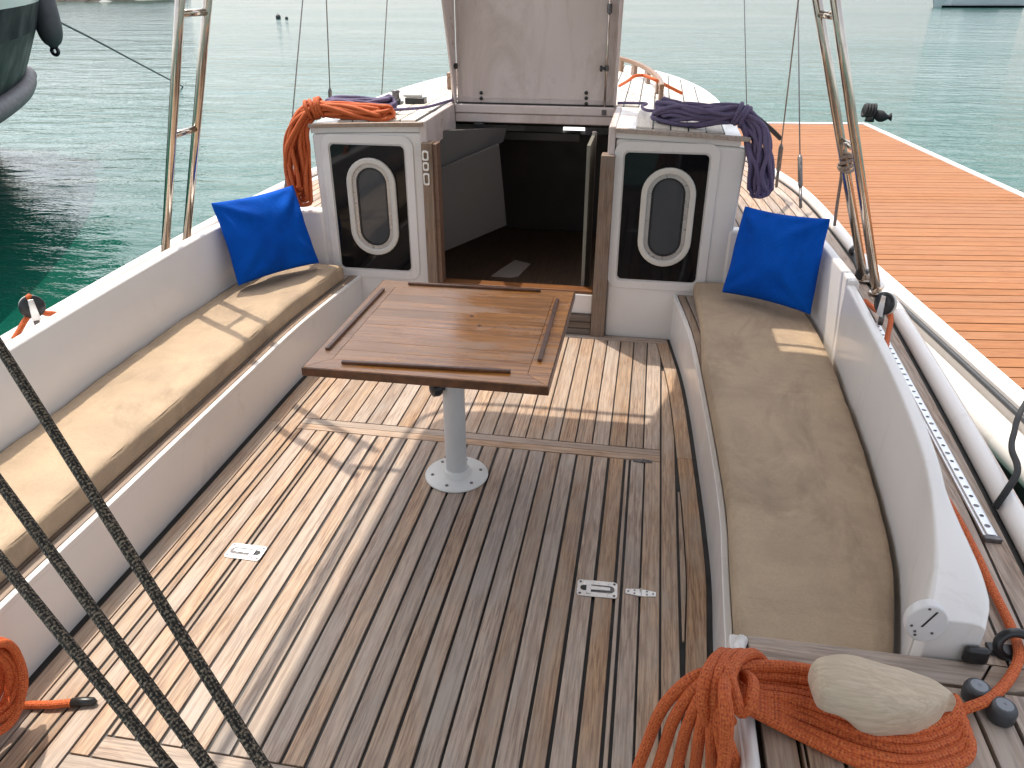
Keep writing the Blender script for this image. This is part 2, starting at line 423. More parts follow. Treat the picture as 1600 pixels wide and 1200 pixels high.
class G:
    """verts + faces (+ uv) gathered for ONE mesh"""
    def __init__(s):
        s.v, s.f, s.uv = [], [], {}
    def add(s, vs, fs):
        b = len(s.v)
        s.v += [Vector(x) for x in vs]
        s.f += [tuple(b + i for i in f) for f in fs]
        return s
    def box(s, x0, x1, y0, y1, z0, z1):
        return s.add([(x0, y0, z0), (x1, y0, z0), (x1, y1, z0), (x0, y1, z0), (x0, y0, z1), (x1, y0, z1), (x1, y1, z1), (x0, y1, z1)],
                     [(0, 3, 2, 1), (4, 5, 6, 7), (0, 1, 5, 4), (1, 2, 6, 5), (2, 3, 7, 6), (3, 0, 4, 7)])
    def strip(s, A, B, h0, h1):
        """solid between two rails A and B (lists of x,y[,z]); from z+h0 to z+h1"""
        n = len(A)
        vs = []
        for a, b in zip(A, B):
            za = a[2] if len(a) > 2 else 0
            zb = b[2] if len(b) > 2 else 0
            vs += [(a[0], a[1], za + h0), (b[0], b[1], zb + h0), (b[0], b[1], zb + h1), (a[0], a[1], za + h1)]
        fs = []
        for i in range(n - 1):
            q = i * 4
            for j in range(4):
                k = (j + 1) % 4
                fs.append((q + j, q + k, q + 4 + k, q + 4 + j))
        fs.append((0, 3, 2, 1))
        e = (n - 1) * 4
        fs.append((e, e + 1, e + 2, e + 3))
        return s.add(vs, fs)
    def prism(s, pts, d):
        n = len(pts)
        d = Vector(d)
        vs = [Vector(p) for p in pts] + [Vector(p) + d for p in pts]
        fs = [tuple(range(n))[::-1], tuple(range(n, 2 * n))]
        fs += [(i, (i + 1) % n, n + (i + 1) % n, n + i) for i in range(n)]
        return s.add(vs, fs)
    def ring(s, outer, inner, d):
        n = len(outer)
        d = Vector(d)
        vs = [Vector(p) for p in outer] + [Vector(p) for p in inner] + [Vector(p) + d for p in outer] + [Vector(p) + d for p in inner]
        fs = []
        for i in range(n):
            j = (i + 1) % n
            fs += [(i, j, n + j, n + i), (2 * n + i, 3 * n + i, 3 * n + j, 2 * n + j), (i, 2 * n + i, 2 * n + j, j), (n + i, n + j, 3 * n + j, 3 * n + i)]
        return s.add(vs, fs)
    def tube(s, path, r, k=8, closed=False, caps=True):
        P = [Vector(p) for p in path]
        n = len(P)
        rr = r if isinstance(r, (list, tuple)) else [r] * n
        T = []
        for i in range(n):
            if closed:
                t = P[(i + 1) % n] - P[i - 1]
            else:
                t = P[min(i + 1, n - 1)] - P[max(i - 1, 0)]
            T.append(t.normalized() if t.length > 1e-9 else V(0, 0, 1))
        up = V(0, 0, 1) if abs(T[0].z) < 0.9 else V(1, 0, 0)
        nr = (up - T[0] * up.dot(T[0])).normalized()
        L = 0.0
        vs, b = [], len(s.v)
        Ls = []
        for i in range(n):
            if i:
                L += (P[i] - P[i - 1]).length
                nr = (nr - T[i] * nr.dot(T[i]))
                nr = nr.normalized() if nr.length > 1e-9 else T[i].orthogonal().normalized()
            bn = T[i].cross(nr)
            Ls.append(L)
            for j in range(k):
                a = 2 * math.pi * j / k
                vs.append(P[i] + (nr * math.cos(a) + bn * math.sin(a)) * rr[i])
        fs = []
        m = n if closed else n - 1
        for i in range(m):
            i2 = (i + 1) % n
            l0, l1 = Ls[i], (Ls[i2] if i2 else L + (P[0] - P[-1]).length)
            for j in range(k):
                j2 = (j + 1) % k
                s.uv[len(s.f) + len(fs)] = [(l0, j / k), (l0, (j + 1) / k), (l1, (j + 1) / k), (l1, j / k)]
                fs.append((i * k + j, i * k + j2, i2 * k + j2, i2 * k + j))
        if caps and not closed:
            fs.append(tuple(range(k))[::-1])
            fs.append(tuple((n - 1) * k + j for j in range(k)))
        s.add(vs, fs)
        return s
    def lathe(s, prof, c, k=24, axis=(0, 0, 1)):
        """prof: (radius, height) list about axis at c"""
        ax = Vector(axis).normalized()
        e1 = ax.orthogonal().normalized()
        e2 = ax.cross(e1)
        c = Vector(c)
        vs, fs = [], []
        for r, h in prof:
            for j in range(k):
                a = 2 * math.pi * j / k
                vs.append(c + ax * h + (e1 * math.cos(a) + e2 * math.sin(a)) * r)
        for i in range(len(prof) - 1):
            for j in range(k):
                j2 = (j + 1) % k
                fs.append((i * k + j, i * k + j2, (i + 1) * k + j2, (i + 1) * k + j))
        fs.append(tuple(range(k))[::-1])
        fs.append(tuple((len(prof) - 1) * k + j for j in range(k)))
        return s.add(vs, fs)
    def build(s, name, mat, parent=None, bevel=0.0, seg=2, smooth=False, origin=None, subsurf=0):
        if origin is None:
            lo = [min(v[i] for v in s.v) for i in range(3)]
            hi = [max(v[i] for v in s.v) for i in range(3)]
            origin = V((lo[0] + hi[0]) / 2, (lo[1] + hi[1]) / 2, lo[2])
        origin = Vector(origin)
        me = bpy.data.meshes.new(name)
        me.from_pydata([v - origin for v in s.v], [], s.f)
        if s.uv:
            ul = me.uv_layers.new(name='UVMap')
            for p in me.polygons:
                u = s.uv.get(p.index)
                if u:
                    for li, c in zip(p.loop_indices, u):
                        ul.data[li].uv = c
        bm = bmesh.new()
        bm.from_mesh(me)
        bmesh.ops.recalc_face_normals(bm, faces=bm.faces)
        bm.to_mesh(me)
        bm.free()
        me.materials.append(M[mat] if isinstance(mat, str) else mat)
        if smooth or bevel:
            for p in me.polygons:
                p.use_smooth = True
        o = link(name, me, parent, origin)
        if bevel:
            b = o.modifiers.new('bevel', 'BEVEL')
            b.width = bevel
            b.segments = seg
            b.limit_method = 'ANGLE'
            b.angle_limit = R_(38)
            b.harden_normals = True
        if subsurf:
            b = o.modifiers.new('sub', 'SUBSURF')
            b.levels = b.render_levels = subsurf
        return o

def cat_rom(P, n=8, closed=False):
    P = [Vector(p) for p in P]
    out = []
    m = len(P)
    rng = range(m) if closed else range(m - 1)
    for i in rng:
        if closed:
            p0, p1, p2, p3 = P[i - 1], P[i], P[(i + 1) % m], P[(i + 2) % m]
        else:
            p0, p1, p2, p3 = P[max(i - 1, 0)], P[i], P[i + 1], P[min(i + 2, m - 1)]
        for j in range(n):
            t = j / n
            out.append(0.5 * ((2 * p1) + (p2 - p0) * t + (2 * p0 - 5 * p1 + 4 * p2 - p3) * t * t + (3 * p1 - p0 - 3 * p2 + p3) * t ** 3))
    if not closed:
        out.append(P[-1])
    return out

def curve_fn(pts):
    """x as a smooth function of y from (x,y) stations"""
    pts = sorted(pts, key=lambda p: p[1])
    def f(y):
        if y <= pts[0][1]:
            return pts[0][0]
        if y >= pts[-1][1]:
            return pts[-1][0]
        for i in range(len(pts) - 1):
            if pts[i][1] <= y <= pts[i + 1][1]:
                p0 = pts[max(i - 1, 0)]; p1 = pts[i]; p2 = pts[i + 1]; p3 = pts[min(i + 2, len(pts) - 1)]
                h = p2[1] - p1[1]
                t = (y - p1[1]) / h
                m1 = (p2[0] - p0[0]) / (p2[1] - p0[1]) * h
                m2 = (p3[0] - p1[0]) / (p3[1] - p1[1]) * h
                return (2*t**3 - 3*t*t + 1) * p1[0] + (t**3 - 2*t*t + t) * m1 + (-2*t**3 + 3*t*t) * p2[0] + (t**3 - t*t) * m2
    return f

def frange(a, b, n):
    return [a + (b - a) * i / n for i in range(n + 1)]

def rrect(x0, x1, z0, z1, r, Y, n=6):
    out = []
    for cx, cz, a0 in ((x1 - r, z1 - r, 0), (x0 + r, z1 - r, 90), (x0 + r, z0 + r, 180), (x1 - r, z0 + r, 270)):
        for i in range(n + 1):
            a = R_(a0 + 90 * i / n)
            out.append(V(cx + r * math.cos(a), Y, cz + r * math.sin(a)))
    return out

# ================================================================== SETTING
WATER_Z = -0.62
g = G()
g.add([(-3000, -3000, WATER_Z), (3000, -3000, WATER_Z), (3000, 3000, WATER_Z), (-3000, 3000, WATER_Z)], [(0, 1, 2, 3)])
tag(g.build('water', 'water'), 'green harbour water with small wind ripples', kind='structure')

CL = -0.57                                  # boat centre line
xR = curve_fn([(0.235, 0.4), (0.25, 1.1), (0.262, 1.487), (0.272, 1.754), (0.258, 2.271), (0.224, 2.938), (0.165, 3.42)])   # bench foot, starboard
xL = curve_fn([(-1.37, 0.4), (-1.388, 1.1), (-1.388, 1.564), (-1.388, 2.308), (-1.386, 2.8), (-1.34, 3.42)])                  # bench foot, port

# ---- cockpit floor: black bed with every teak plank laid on it
g = G()
ys = frange(0.3, 3.42, 24)
g.strip([(xL(y), y) for y in ys], [(xR(y), y) for y in ys], -0.06, -0.006)
floor = tag(g.build('cockpit_floor', 'caulk'), 'weathered teak cockpit floor with black caulked seams', kind='structure')
def plank(x0, x1, y0, y1, name='plank', mat='teak_y', f0=None, f1=None, gap=0.004, endgap=0.002, parent=None, z=0.0, n=16):
    """x0..x1 between y0..y1; f0 / f1 are curves the plank may not pass"""
    parent = parent or floor
    A, B = [], []
    for y in frange(y0 + endgap, y1 - endgap, n if (f0 or f1) else 1):
        a = x0 + gap if f0 is None else max(x0 + gap, f0(y) + gap)
        b = x1 - gap if f1 is None else min(x1 - gap, f1(y) - gap)
        if b - a > 0.004:
            A.append((a, y)); B.append((b, y))
    if len(A) < 2:
        return None
    return G().strip(A, B, z - 0.02, z + random.uniform(-0.0006, 0.0006)).build(name, mat, parent, bevel=0.0012, seg=1)
BW = 0.052
bR = lambda y: xR(y) - 0.016 - BW
bL = lambda y: xL(y) + 0.024 + BW
# curved margin planks along both bench feet
for (lo, hi) in ((0.3, 1.02), (1.02, 2.36), (2.36, 3.385)):
    yy = frange(lo + 0.001, hi - 0.001, 14)
    G().strip([(bR(y), y) for y in yy], [(xR(y) - 0.016, y) for y in yy], -0.02, 0).build('margin_plank', 'teak_y', floor, bevel=0.0012, seg=1)
    G().strip([(xL(y) + 0.024, y) for y in yy], [(bL(y), y) for y in yy], -0.02, 0).build('margin_plank', 'teak_y', floor, bevel=0.0012, seg=1)
HX0, HX1 = -1.10, 0.022
AFT_Y, STRIP0, STRIP1, FORE_Y = 0.988, 2.322, 2.402, 3.335
# locker hatch boards
nb = 19
w = (HX1 - HX0 - 0.018 * 2) / nb
x = HX0
plank(x, x + 0.018, AFT_Y, STRIP0, 'thin_strip'); x += 0.018
for i in range(nb):
    plank(x, x + w, AFT_Y, STRIP0, gap=random.choice([0.0036, 0.0042, 0.0047])); x += w
plank(x, x + 0.018, AFT_Y, STRIP0, 'thin_strip')
# hatch surround
plank(0.022, 0.074, AFT_Y - 0.055, STRIP0); plank(0.074, 0.128, AFT_Y - 0.11, STRIP0, gap=0.002)
plank(-1.152, -1.10, AFT_Y - 0.055, STRIP0); plank(-1.206, -1.152, AFT_Y - 0.11, STRIP0, gap=0.002); plank(-1.232, -1.206, AFT_Y - 0.11, STRIP0, 'thin_strip')
for k in range(9):
    y0 = AFT_Y - 0.055 * (k + 1)
    e = 0.052 * k if k < 2 else 0.13
    plank(HX0 - min(e, 0.13), HX1 + min(e, 0.106), y0, y0 + 0.055, mat='teak_x')
# long boards outside the hatch, running past the cross strip, tapering into the margin planks
plank(0.128, 0.181, 0.5, 3.335, f1=bR, n=40); plank(0.181, 0.26, 0.5, 3.335, f1=bR, n=60)
plank(-1.285, -1.232, 0.5, 3.335, f0=bL, n=40); plank(-1.40, -1.285, 0.5, 3.335, f0=bL, n=60)
# cross strip
plank(-1.232, 0.128, STRIP0, STRIP0 + 0.04, mat='teak_x', gap=0.002, endgap=0.0015); plank(-1.232, 0.128, STRIP0 + 0.04, STRIP1, mat='teak_x', gap=0.002, endgap=0.0015)
# fore boards
nf = 22
w = (0.128 + 1.232) / nf
for i in range(nf):
    plank(-1.232 + i * w, -1.232 + (i + 1) * w, STRIP1, FORE_Y, f0=bL, f1=bR, gap=0.0026)
plank(-1.42, 0.3, FORE_Y, 3.385, mat='teak_x', f0=lambda y: xL(y) + 0.016, f1=lambda y: xR(y) - 0.016, n=3)

# ---- hull and decks
hullR = curve_fn([(0.78, -0.6), (0.845, 1.0), (0.884, 1.58), (0.918, 2.19), (0.945, 3.0), (0.92, 3.9), (0.84, 4.6), (0.60, 5.4), (0.22, 6.2), (-0.2, 6.9), (-0.56, 7.3)])
hullL = lambda y: 2 * CL - hullR(y)
DZ = 0.44
def deck_z(y):
    return DZ + max(0, y - 3.0) * 0.015
g = G()
ys = frange(-0.6, 7.3, 60)
vs, fs = [], []
for y in ys:
    for sgn in (1, -1):
        hw = hullR(y) - CL
        for fr, z in ((1.0, deck_z(y) + 0.0), (1.0, deck_z(y) - 0.25), (0.93, -0.35), (0.72, -0.8)):
            vs.append((CL + sgn * hw * fr, y, z))
for i in range(len(ys) - 1):
    for h in (0, 4):
        for j in range(3):
            a = i * 8 + h + j
            fs.append((a, a + 1, a + 9, a + 8))
g.add(vs, fs)
hull = tag(g.build('yacht_hull', 'white', smooth=True), 'white hull sides of the sailing yacht', kind='structure')
# side decks: white sheet with teak boards and a white rounded toe rail
coamR_out = curve_fn([(0.648, 1.05), (0.672, 1.23), (0.70, 1.5), (0.724, 1.7), (0.742, 1.99), (0.757, 2.35), (0.765, 2.76), (0.745, 3.45), (0.43, 3.46), (0.38, 4.6), (0.20, 5.4), (-0.10, 5.9), (-0.56, 6.1)])
for side in (1, -1):
    mir = (lambda x: x) if side == 1 else (lambda x: 2 * CL - x)
    nm = 'starboard' if side == 1 else 'port'
    g = G()
    yy = frange(1.092 if side == 1 else 0.4, 7.25, 50)
    g.strip([(mir(coamR_out(y) - (0.06 if y > 3.4 else 0.03)), y, deck_z(y)) for y in yy], [(mir(hullR(y) - 0.004), y, deck_z(y)) for y in yy], -0.03, -0.004)
    deck = tag(g.build('side_deck', 'caulk'), 'narrow teak %s side deck outside the coaming' % nm, kind='structure')
    # boards follow the hull
    for k in range(9):
        o0 = 0.054 + k * 0.052
        A, B = [], []
        for y in yy:
            b = hullR(y) - o0 - 0.003
            a = max(hullR(y) - o0 - 0.049, coamR_out(y) - (0.05 if y > 3.46 else 0.02))
            if b - a > 0.006:
                A.append((mir(a), y, deck_z(y))); B.append((mir(b), y, deck_z(y)))
            elif len(A) >= 2:
                G().strip(A, B, -0.02, 0).build('plank', 'teak_y', deck); A, B = [], []
            else:
                A, B = [], []
        if len(A) >= 2:
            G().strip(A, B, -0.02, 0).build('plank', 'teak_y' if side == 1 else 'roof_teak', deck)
    # toe rail
    pth = [(mir(hullR(y) - 0.020), y, deck_z(y) + 0.010) for y in frange(-0.5, 7.25, 60)]
    tr = G().tube(pth, 0.026, 14).build('toe_rail', 'white', smooth=True)
    tag(tr, 'rounded white toe rail along the %s hull edge' % nm, 'rail')

yy = frange(6.06, 7.22, 12)
G().strip([(hullL(y) + 0.03, y, deck_z(y)) for y in yy], [(hullR(y) - 0.03, y, deck_z(y)) for y in yy], -0.02, 0.006).build('foredeck', 'white')
tag(bpy.data.objects['foredeck'], 'white foredeck ahead of the cabin', kind='structure')

# ---- benches
def bench(side):
    f = xR if side == 1 else xL
    nm = 'starboard' if side == 1 else 'port'
    yy = frange(0.95 if side == 1 else 0.4, 3.4, 24)
    s = side
    b = thing('cockpit_bench', (f(2) + s * 0.2, 2.0, 0), 'white moulded %s bench with teak edge trim under the tan cushion' % nm, 'bench')
    back = (lambda y: 0.75) if side == 1 else (lambda y: -1.87)
    g = G()
    g.strip([(f(y), y) for y in yy], [(f(y) + s * 0.03, y) for y in yy], -0.02, 0.212)
    g.build('front_panel', 'white', b, bevel=0.004)
    g = G()
    g.strip([(f(y) + s * 0.03, y) for y in yy], [(back(y), y) for y in yy], 0.18, 0.205)
    g.build('seat_base', 'white', b)
    # white lip, teak trim, dark groove
    G().strip([(f(y) - s * 0.006, y) for y in yy], [(f(y) + s * 0.012, y) for y in yy], 0.206, 0.224).build('lip', 'white', b, bevel=0.003)
    for (a0, a1) in ((0.016, 0.046), (0.052, 0.105)):
        half = len(yy) // 2
        for seg in (yy[:half + 1], yy[half:]):
            G().strip([(f(y) + s * a0, y) for y in seg], [(f(y) + s * a1, y) for y in seg], 0.205, 0.222).build('trim_board', 'trim_teak', b, bevel=0.002, seg=1)
    return b
bench(1); bench(-1)

# ---- coamings (the white backrest walls round the cockpit)
cR = curve_fn([(0.512, 1.05), (0.582, 1.23), (0.648, 1.5), (0.676, 1.7), (0.698, 1.99), (0.712, 2.35), (0.722, 2.76), (0.708, 3.0), (0.66, 3.4)])
cL = curve_fn([(-1.70, 0.3), (-1.755, 0.9), (-1.775, 1.3), (-1.79, 1.7), (-1.80, 2.0), (-1.806, 2.4), (-1.80, 2.9), (-1.77, 3.15), (-1.72, 3.4)])
def coaming_solid(fin, y0, y1, s, t, z0, ztop, n=30, endround=None):
    """wall with a rolled top; fin(y) inner face"""
    yy = frange(y0, y1, n)
    g = G()
    prof = [(0, 0.0), (0, 1.0), (0.05, 1.0), (0.12, 1.0), (0.28, 1.0), (0.72, 1.0), (0.9, 1.0), (1.0, 1.0), (1.0, 0.0)]
    drop = [0, 0.010, 0.003, 0.001, 0, 0, 0.003, 0.012, 0]
    vs, fs = [], []
    k = len(prof)
    for y in yy:
        zt = ztop(y)
        for (u, v), d in zip(prof, drop):
            vs.append((fin(y) + s * (t(y) if callable(t) else t) * u, y, z0 if v == 0 else zt - d))
    for i in range(n):
        for j in range(k):
            j2 = (j + 1) % k
            fs.append((i * k + j, i * k + j2, (i + 1) * k + j2, (i + 1) * k + j))
    fs.append(tuple(range(k))); fs.append(tuple(n * k + j for j in range(k)))
    g.add(vs, fs)
    return g
def zR(y):
    e = max(0.0, 1.28 - y)
    return 0.552 - 0.9 * e * e
def cRr(y):
    return cR(y) + 0.018 * max(0.0, (1.125 - y) / 0.027) ** 2      # inner face rounds away at the aft end
aft = thing('coaming', (0.7, 2.0, 0.2), 'white starboard coaming wall with rounded aft end behind the shaded cushion', 'coaming')
coaming_solid(cRr, 1.098, 2.72, 1, lambda y: 0.036 + 0.07 * max(0, min(1, (1.5 - y) / 0.35)) ** 1.5 - (cRr(y) - cR(y)), 0.2, zR, 80).build('wall', 'white', aft, bevel=0.005, seg=2)
coaming_solid(lambda y: cR(y) + 0.006, 2.724, 3.40, 1, 0.04, 0.2, lambda y: 0.567 + max(0, y - 2.95) * 0.06, 16).build('forward_panel', 'white', aft, bevel=0.008, seg=2)
# round vent plate on the aft end, with its chipped paint and dark corner patch
def on_coam(y, z, off=0.0):
    return V(cR(y) - off, y, z)
VN = V(0, -1, 0)
VE = V(-1, 0, 0)
VC = at(1447, 972, Y=1.097)
def vp(u, v, off):
    return VC + VE * u + V(0, 0, v) + VN * off
pts_o = [vp(0.034 * math.cos(2 * math.pi * i / 32), 0.042 * math.sin(2 * math.pi * i / 32), 0.006) for i in range(32)]
vent = G().prism(pts_o, VN * -0.02).build('vent_plate', 'white_paint', aft, bevel=0.004, seg=3)
G().prism([vp(u, v + 0.012, 0.0062) for u, v in ((0.006, -0.018), (0.009, -0.018), (-0.008, 0.018), (-0.011, 0.018))], VN * 0.001).build('vent_slot', 'black', vent)
for u, v in ((0.024, -0.006), (0.016, -0.018), (0.014, -0.026), (0.004, 0.035), (-0.012, -0.018)):
    G().lathe([(0.0028, 0), (0.0022, 0.0012)], vp(u, v, 0.0062), 8, VN).build('screw', 'steel_dark', vent)
port = thing('coaming', (-1.8, 1.8, 0.2), 'long white port coaming wall behind the sunlit cushion', 'coaming')
coaming_solid(cL, 0.3, 3.40, -1, 0.055, 0.2, lambda y: 0.545 + 0.012 * (y - 1.5), 44).build('wall', 'white', port, bevel=0.008, seg=2)

# ---- cushions
def cushion(name, fa, fb, y0, y1, label, n=30):
    yy = frange(y0, y1, n)
    z0, z1 = 0.224, 0.298
    prof = [(0.0, 0.0), (-0.008, 0.35), (-0.004, 0.86), (0.016, 1.0), (0.1, 1.02), (0.22, 1.03), (0.36, 1.03), (0.5, 1.03), (0.64, 1.03), (0.78, 1.03), (0.9, 1.02), (0.985, 0.98), (1.0, 0.8), (1.0, 0.0)]
    vs, fs = [], []
    k = len(prof)
    for i, y in enumerate(yy):
        e = min(1.0, min(i, n - i) / 1.0)
        for u, v in prof:
            jig = 0.005 * noise.noise(V(u * 3, y * 3, 1.0)) + 0.0042 * noise.noise(V(u * 2.2, y * 13, 4.0)) + 0.002 * noise.noise(V(u * 5, y * 27, 2.0))
            zz = z0 + (z1 - z0) * v * (0.95 + 0.05 * e) + (jig if v > 0.5 else 0)
            vs.append((fa(y) + (fb(y) - fa(y)) * u, y, zz))
    for i in range(n):
        for j in range(k):
            j2 = (j + 1) % k
            fs.append((i * k + j, i * k + j2, (i + 1) * k + j2, (i + 1) * k + j))
    fs.append(tuple(range(k))); fs.append(tuple(n * k + j for j in range(k)))
    c = G().add(vs, fs).build(name, 'cushion', None, bevel=0.012, seg=2)
    c.modifiers['bevel'].angle_limit = R_(60)
    tag(c, label, 'cushion')
    pip = [(fa(y) + (fb(y) - fa(y)) * 0.017, y, z1 - 0.0035) for y in yy[1:-1]]
    G().tube(pip, 0.0022, 6).build('piping', 'cushion', c, smooth=True)
    return c
cushion('seat_cushion', lambda y: xR(y) + (0.012 if y < 2.6 else 0.012 + (y - 2.6) * 0.09), lambda y: cR(y) - 0.014, 1.06, 3.385, 'long tan cushion on the shaded starboard bench', 90)
cushion('seat_cushion', lambda y: min(xL(y) - 0.05, -1.43 + max(0, y - 2.3) * 0.09), lambda y: cL(y) + 0.006, 0.5, 3.33, 'long tan cushion on the sunlit port bench', 90)
G().box(0.610, 0.652, 1.080, 1.0965, 0.4425, 0.478).build('corner_pad', 'black', aft, bevel=0.010, seg=3)

# ================================================================== CABIN
BY = 3.40
hw = curve_fn([(0.946, 3.38), (0.942, 3.9), (0.885, 4.7), (0.76, 5.25), (0.56, 5.7), (0.30, 5.98), (0.02, 6.06)])
def zroof(x, y):
    return 0.953 - 0.026 * ((x - CL) / 0.95) ** 2 + (y - BY) * 0.008
cabin = thing('cabin_house', (CL, BY, 0), 'white cabin of the yacht with open companionway and teak laid roof', 'cabin')
OX0, OX1, OY = -1.0, -0.145, 3.95
# white roof shell
def roof_slab(fx0, fx1, y0, y1, name, mat, dz0, dz1, n=14, nx=5, parent=cabin):
    g = G()
    ys_ = frange(y0, y1, n)
    vs, fs = [], []
    for dz in (dz0, dz1):
        for y in ys_:
            a, b = fx0(y), fx1(y)
            for i in range(nx + 1):
                xx = a + (b - a) * i / nx
                vs.append((xx, y, zroof(xx, y) + dz))
    W_ = nx + 1
    T = (n + 1) * W_
    for i in range(n):
        for j in range(nx):
            a = i * W_ + j
            fs += [(a, a + 1, a + W_ + 1, a + W_), (T + a, T + a + W_, T + a + W_ + 1, T + a + 1)]
        fs += [(i * W_, (i + 1) * W_, T + (i + 1) * W_, T + i * W_), (i * W_ + nx, T + i * W_ + nx, T + (i + 1) * W_ + nx, (i + 1) * W_ + nx)]
    for j in range(nx):
        fs += [(j, T + j, T + j + 1, j + 1), (n * W_ + j, n * W_ + j + 1, T + n * W_ + j + 1, T + n * W_ + j)]
    return g.add(vs, fs).build(name, mat, parent)
roofp = roof_slab(lambda y: CL - hw(y), lambda y: OX0, 3.4045, OY, 'roof', 'white', -0.04, 0)
roof_slab(lambda y: OX1, lambda y: CL + hw(y), 3.4045, OY, 'roof', 'white', -0.04, 0)
roof_slab(lambda y: CL - hw(y), lambda y: CL + hw(y), OY, 6.05, 'roof', 'white', -0.04, 0)
xx = CL - 0.90
seamk = 0
while xx < CL + 0.90:
    x0, x1 = xx + 0.0035, xx + 0.074 - 0.0035
    y0 = 3.43 if (x1 < OX0 - 0.02 or x0 > OX1 + 0.02) else OY + 0.06
    ye = 5.95
    while ye > y0 + 0.2 and (hw(ye) - 0.05 < max(abs(x0 - CL), abs(x1 - CL))):
        ye -= 0.02
    if ye > y0 + 0.25:
        yy = frange(y0, ye, 6)
        A = [(x0, y, zroof(x0, y)) for y in yy]
        B = [(x1, y, zroof(x1, y)) for y in yy]
        G().strip(A, B, 0.001, 0.008).build('roof_plank', 'roof_teak', roofp)
        A = [(x1, y, zroof(x1, y)) for y in yy]
        B = [(x1 + 0.007, y, zroof(x1, y)) for y in yy]
        G().strip(A, B, 0.001, 0.005).build('roof_seam', 'caulk', roofp)
    xx += 0.074
# cabin sides
for s in (1, -1):
    yy = frange(3.46, 6.04, 22)
    A = [(CL + s * (hw(y) - 0.006), y) for y in yy]
    B = [(CL + s * (hw(y) - 0.04), y) for y in yy]
    g = G()
    vs, fs = [], []
    for (a, b), y in zip(zip(A, B), yy):
        t = zroof(a[0], y) - 0.042
        vs += [(a[0] + s * 0.03, y, 0.42), (b[0] + s * 0.03, y, 0.42), (b[0], y, t), (a[0], y, t)]
    for i in range(len(yy) - 1):
        for j in range(4):
            k = (j + 1) % 4
            fs.append((i * 4 + j, i * 4 + k, i * 4 + 4 + k, i * 4 + 4 + j))
    g.add(vs, fs).build('side_wall', 'white', cabin)
# aft bulkheads either side of the companionway
for (x0t, x1t, x0b, x1b, zb) in ((-1.512, -0.99, -1.50, -0.985, 0.0), (-0.140, 0.405, -0.140, 0.375, -0.02)):
    g = G()
    poly = [V(x0b, BY, zb), V(x1b, BY, zb), V(x1t, BY, zroof(x1t, BY) - 0.042), V((x0t + x1t) / 2, BY, zroof((x0t + x1t) / 2, BY) - 0.041), V(x0t, BY, zroof(x0t, BY) - 0.042)]
    g.prism(poly, (0, 0.06, 0)).build('bulkhead', 'white', cabin, bevel=0.012, seg=3)
    # fillet down the outer corner, back to the cabin side
    # teak edge under the roof line
    yy = frange(x0t - 0.005, x1t + 0.005, 8)
    G().strip([(q, BY - 0.02, zroof(q, BY)) for q in yy], [(q, BY + 0.004, zroof(q, BY)) for q in yy], -0.014, 0.004).build('edge_trim', 'trim_teak', cabin, bevel=0.003)
# low white walls closing the cockpit corners beside the cabin
for (x0, x1) in ((-1.86, -1.497), (0.372, 0.77)):
    G().box(x0, x1, 3.392, 3.47, 0.1, 0.535).build('corner_wall', 'white', cabin, bevel=0.018, seg=4)
# windows: raised white moulding, black pane, oval porthole
def porthole(px_l, px_r, py_t, py_b, x0, x1, z0, z1):
    Yw = BY
    wdw = G().ring(rrect(x0 - 0.045, x1 + 0.045, z0 - 0.045, z1 + 0.045, 0.05, Yw - 0.0005), rrect(x0 - 0.006, x1 + 0.006, z0 - 0.006, z1 + 0.006, 0.022, Yw - 0.0005), (0, -0.006, 0)).build('window', 'white', cabin, bevel=0.005, seg=3)
    G().prism(rrect(x0, x1, z0, z1, 0.02, Yw - 0.0008), (0, -0.004, 0)).build('pane', 'glass_black', wdw, bevel=0.001, seg=1)
    L_, R__ = at(px_l, (py_t + py_b) / 2, Y=Yw - 0.02).x, at(px_r, (py_t + py_b) / 2, Y=Yw - 0.02).x
    cx = (L_ + R__) / 2
    T_, B_ = at((px_l + px_r) / 2, py_t, Y=Yw - 0.02).z, at((px_l + px_r) / 2, py_b, Y=Yw - 0.02).z
    r = (R__ - L_) / 2
    def st(rr, dz, Y):
        out = []
        for i in range(17):
            a = math.pi * i / 16
            out.append(V(cx + rr * math.cos(a), Y, T_ - r - dz + rr * math.sin(a)))
        for i in range(17):
            a = math.pi + math.pi * i / 16
            out.append(V(cx + rr * math.cos(a), Y, B_ + r + dz + rr * math.sin(a)))
        return out
    G().ring(st(r, 0, Yw - 0.0052), st(r - 0.027, 0, Yw - 0.0052), (0, -0.02, 0)).build('porthole_frame', 'port_frame', wdw, bevel=0.007, seg=3)
    G().ring(st(r - 0.0275, 0, Yw - 0.0052), st(r - 0.044, 0, Yw - 0.0052), (0, -0.008, 0)).build('porthole_rim', 'port_inner', wdw)
    G().ring(st(r - 0.0445, 0, Yw - 0.0052), st(r - 0.052, 0, Yw - 0.0052), (0, -0.007, 0)).build('porthole_gasket', 'black', wdw, bevel=0.002)
    G().prism(st(r - 0.0525, 0, Yw - 0.0052), (0, -0.003, 0)).build('porthole_glass', 'glass_grey', wdw)
porthole(545, 620, 247, 398, -1.43, -1.082, 0.262, 0.845)
porthole(999, 1084, 262, 417, -0.098, 0.255, 0.285, 0.852)
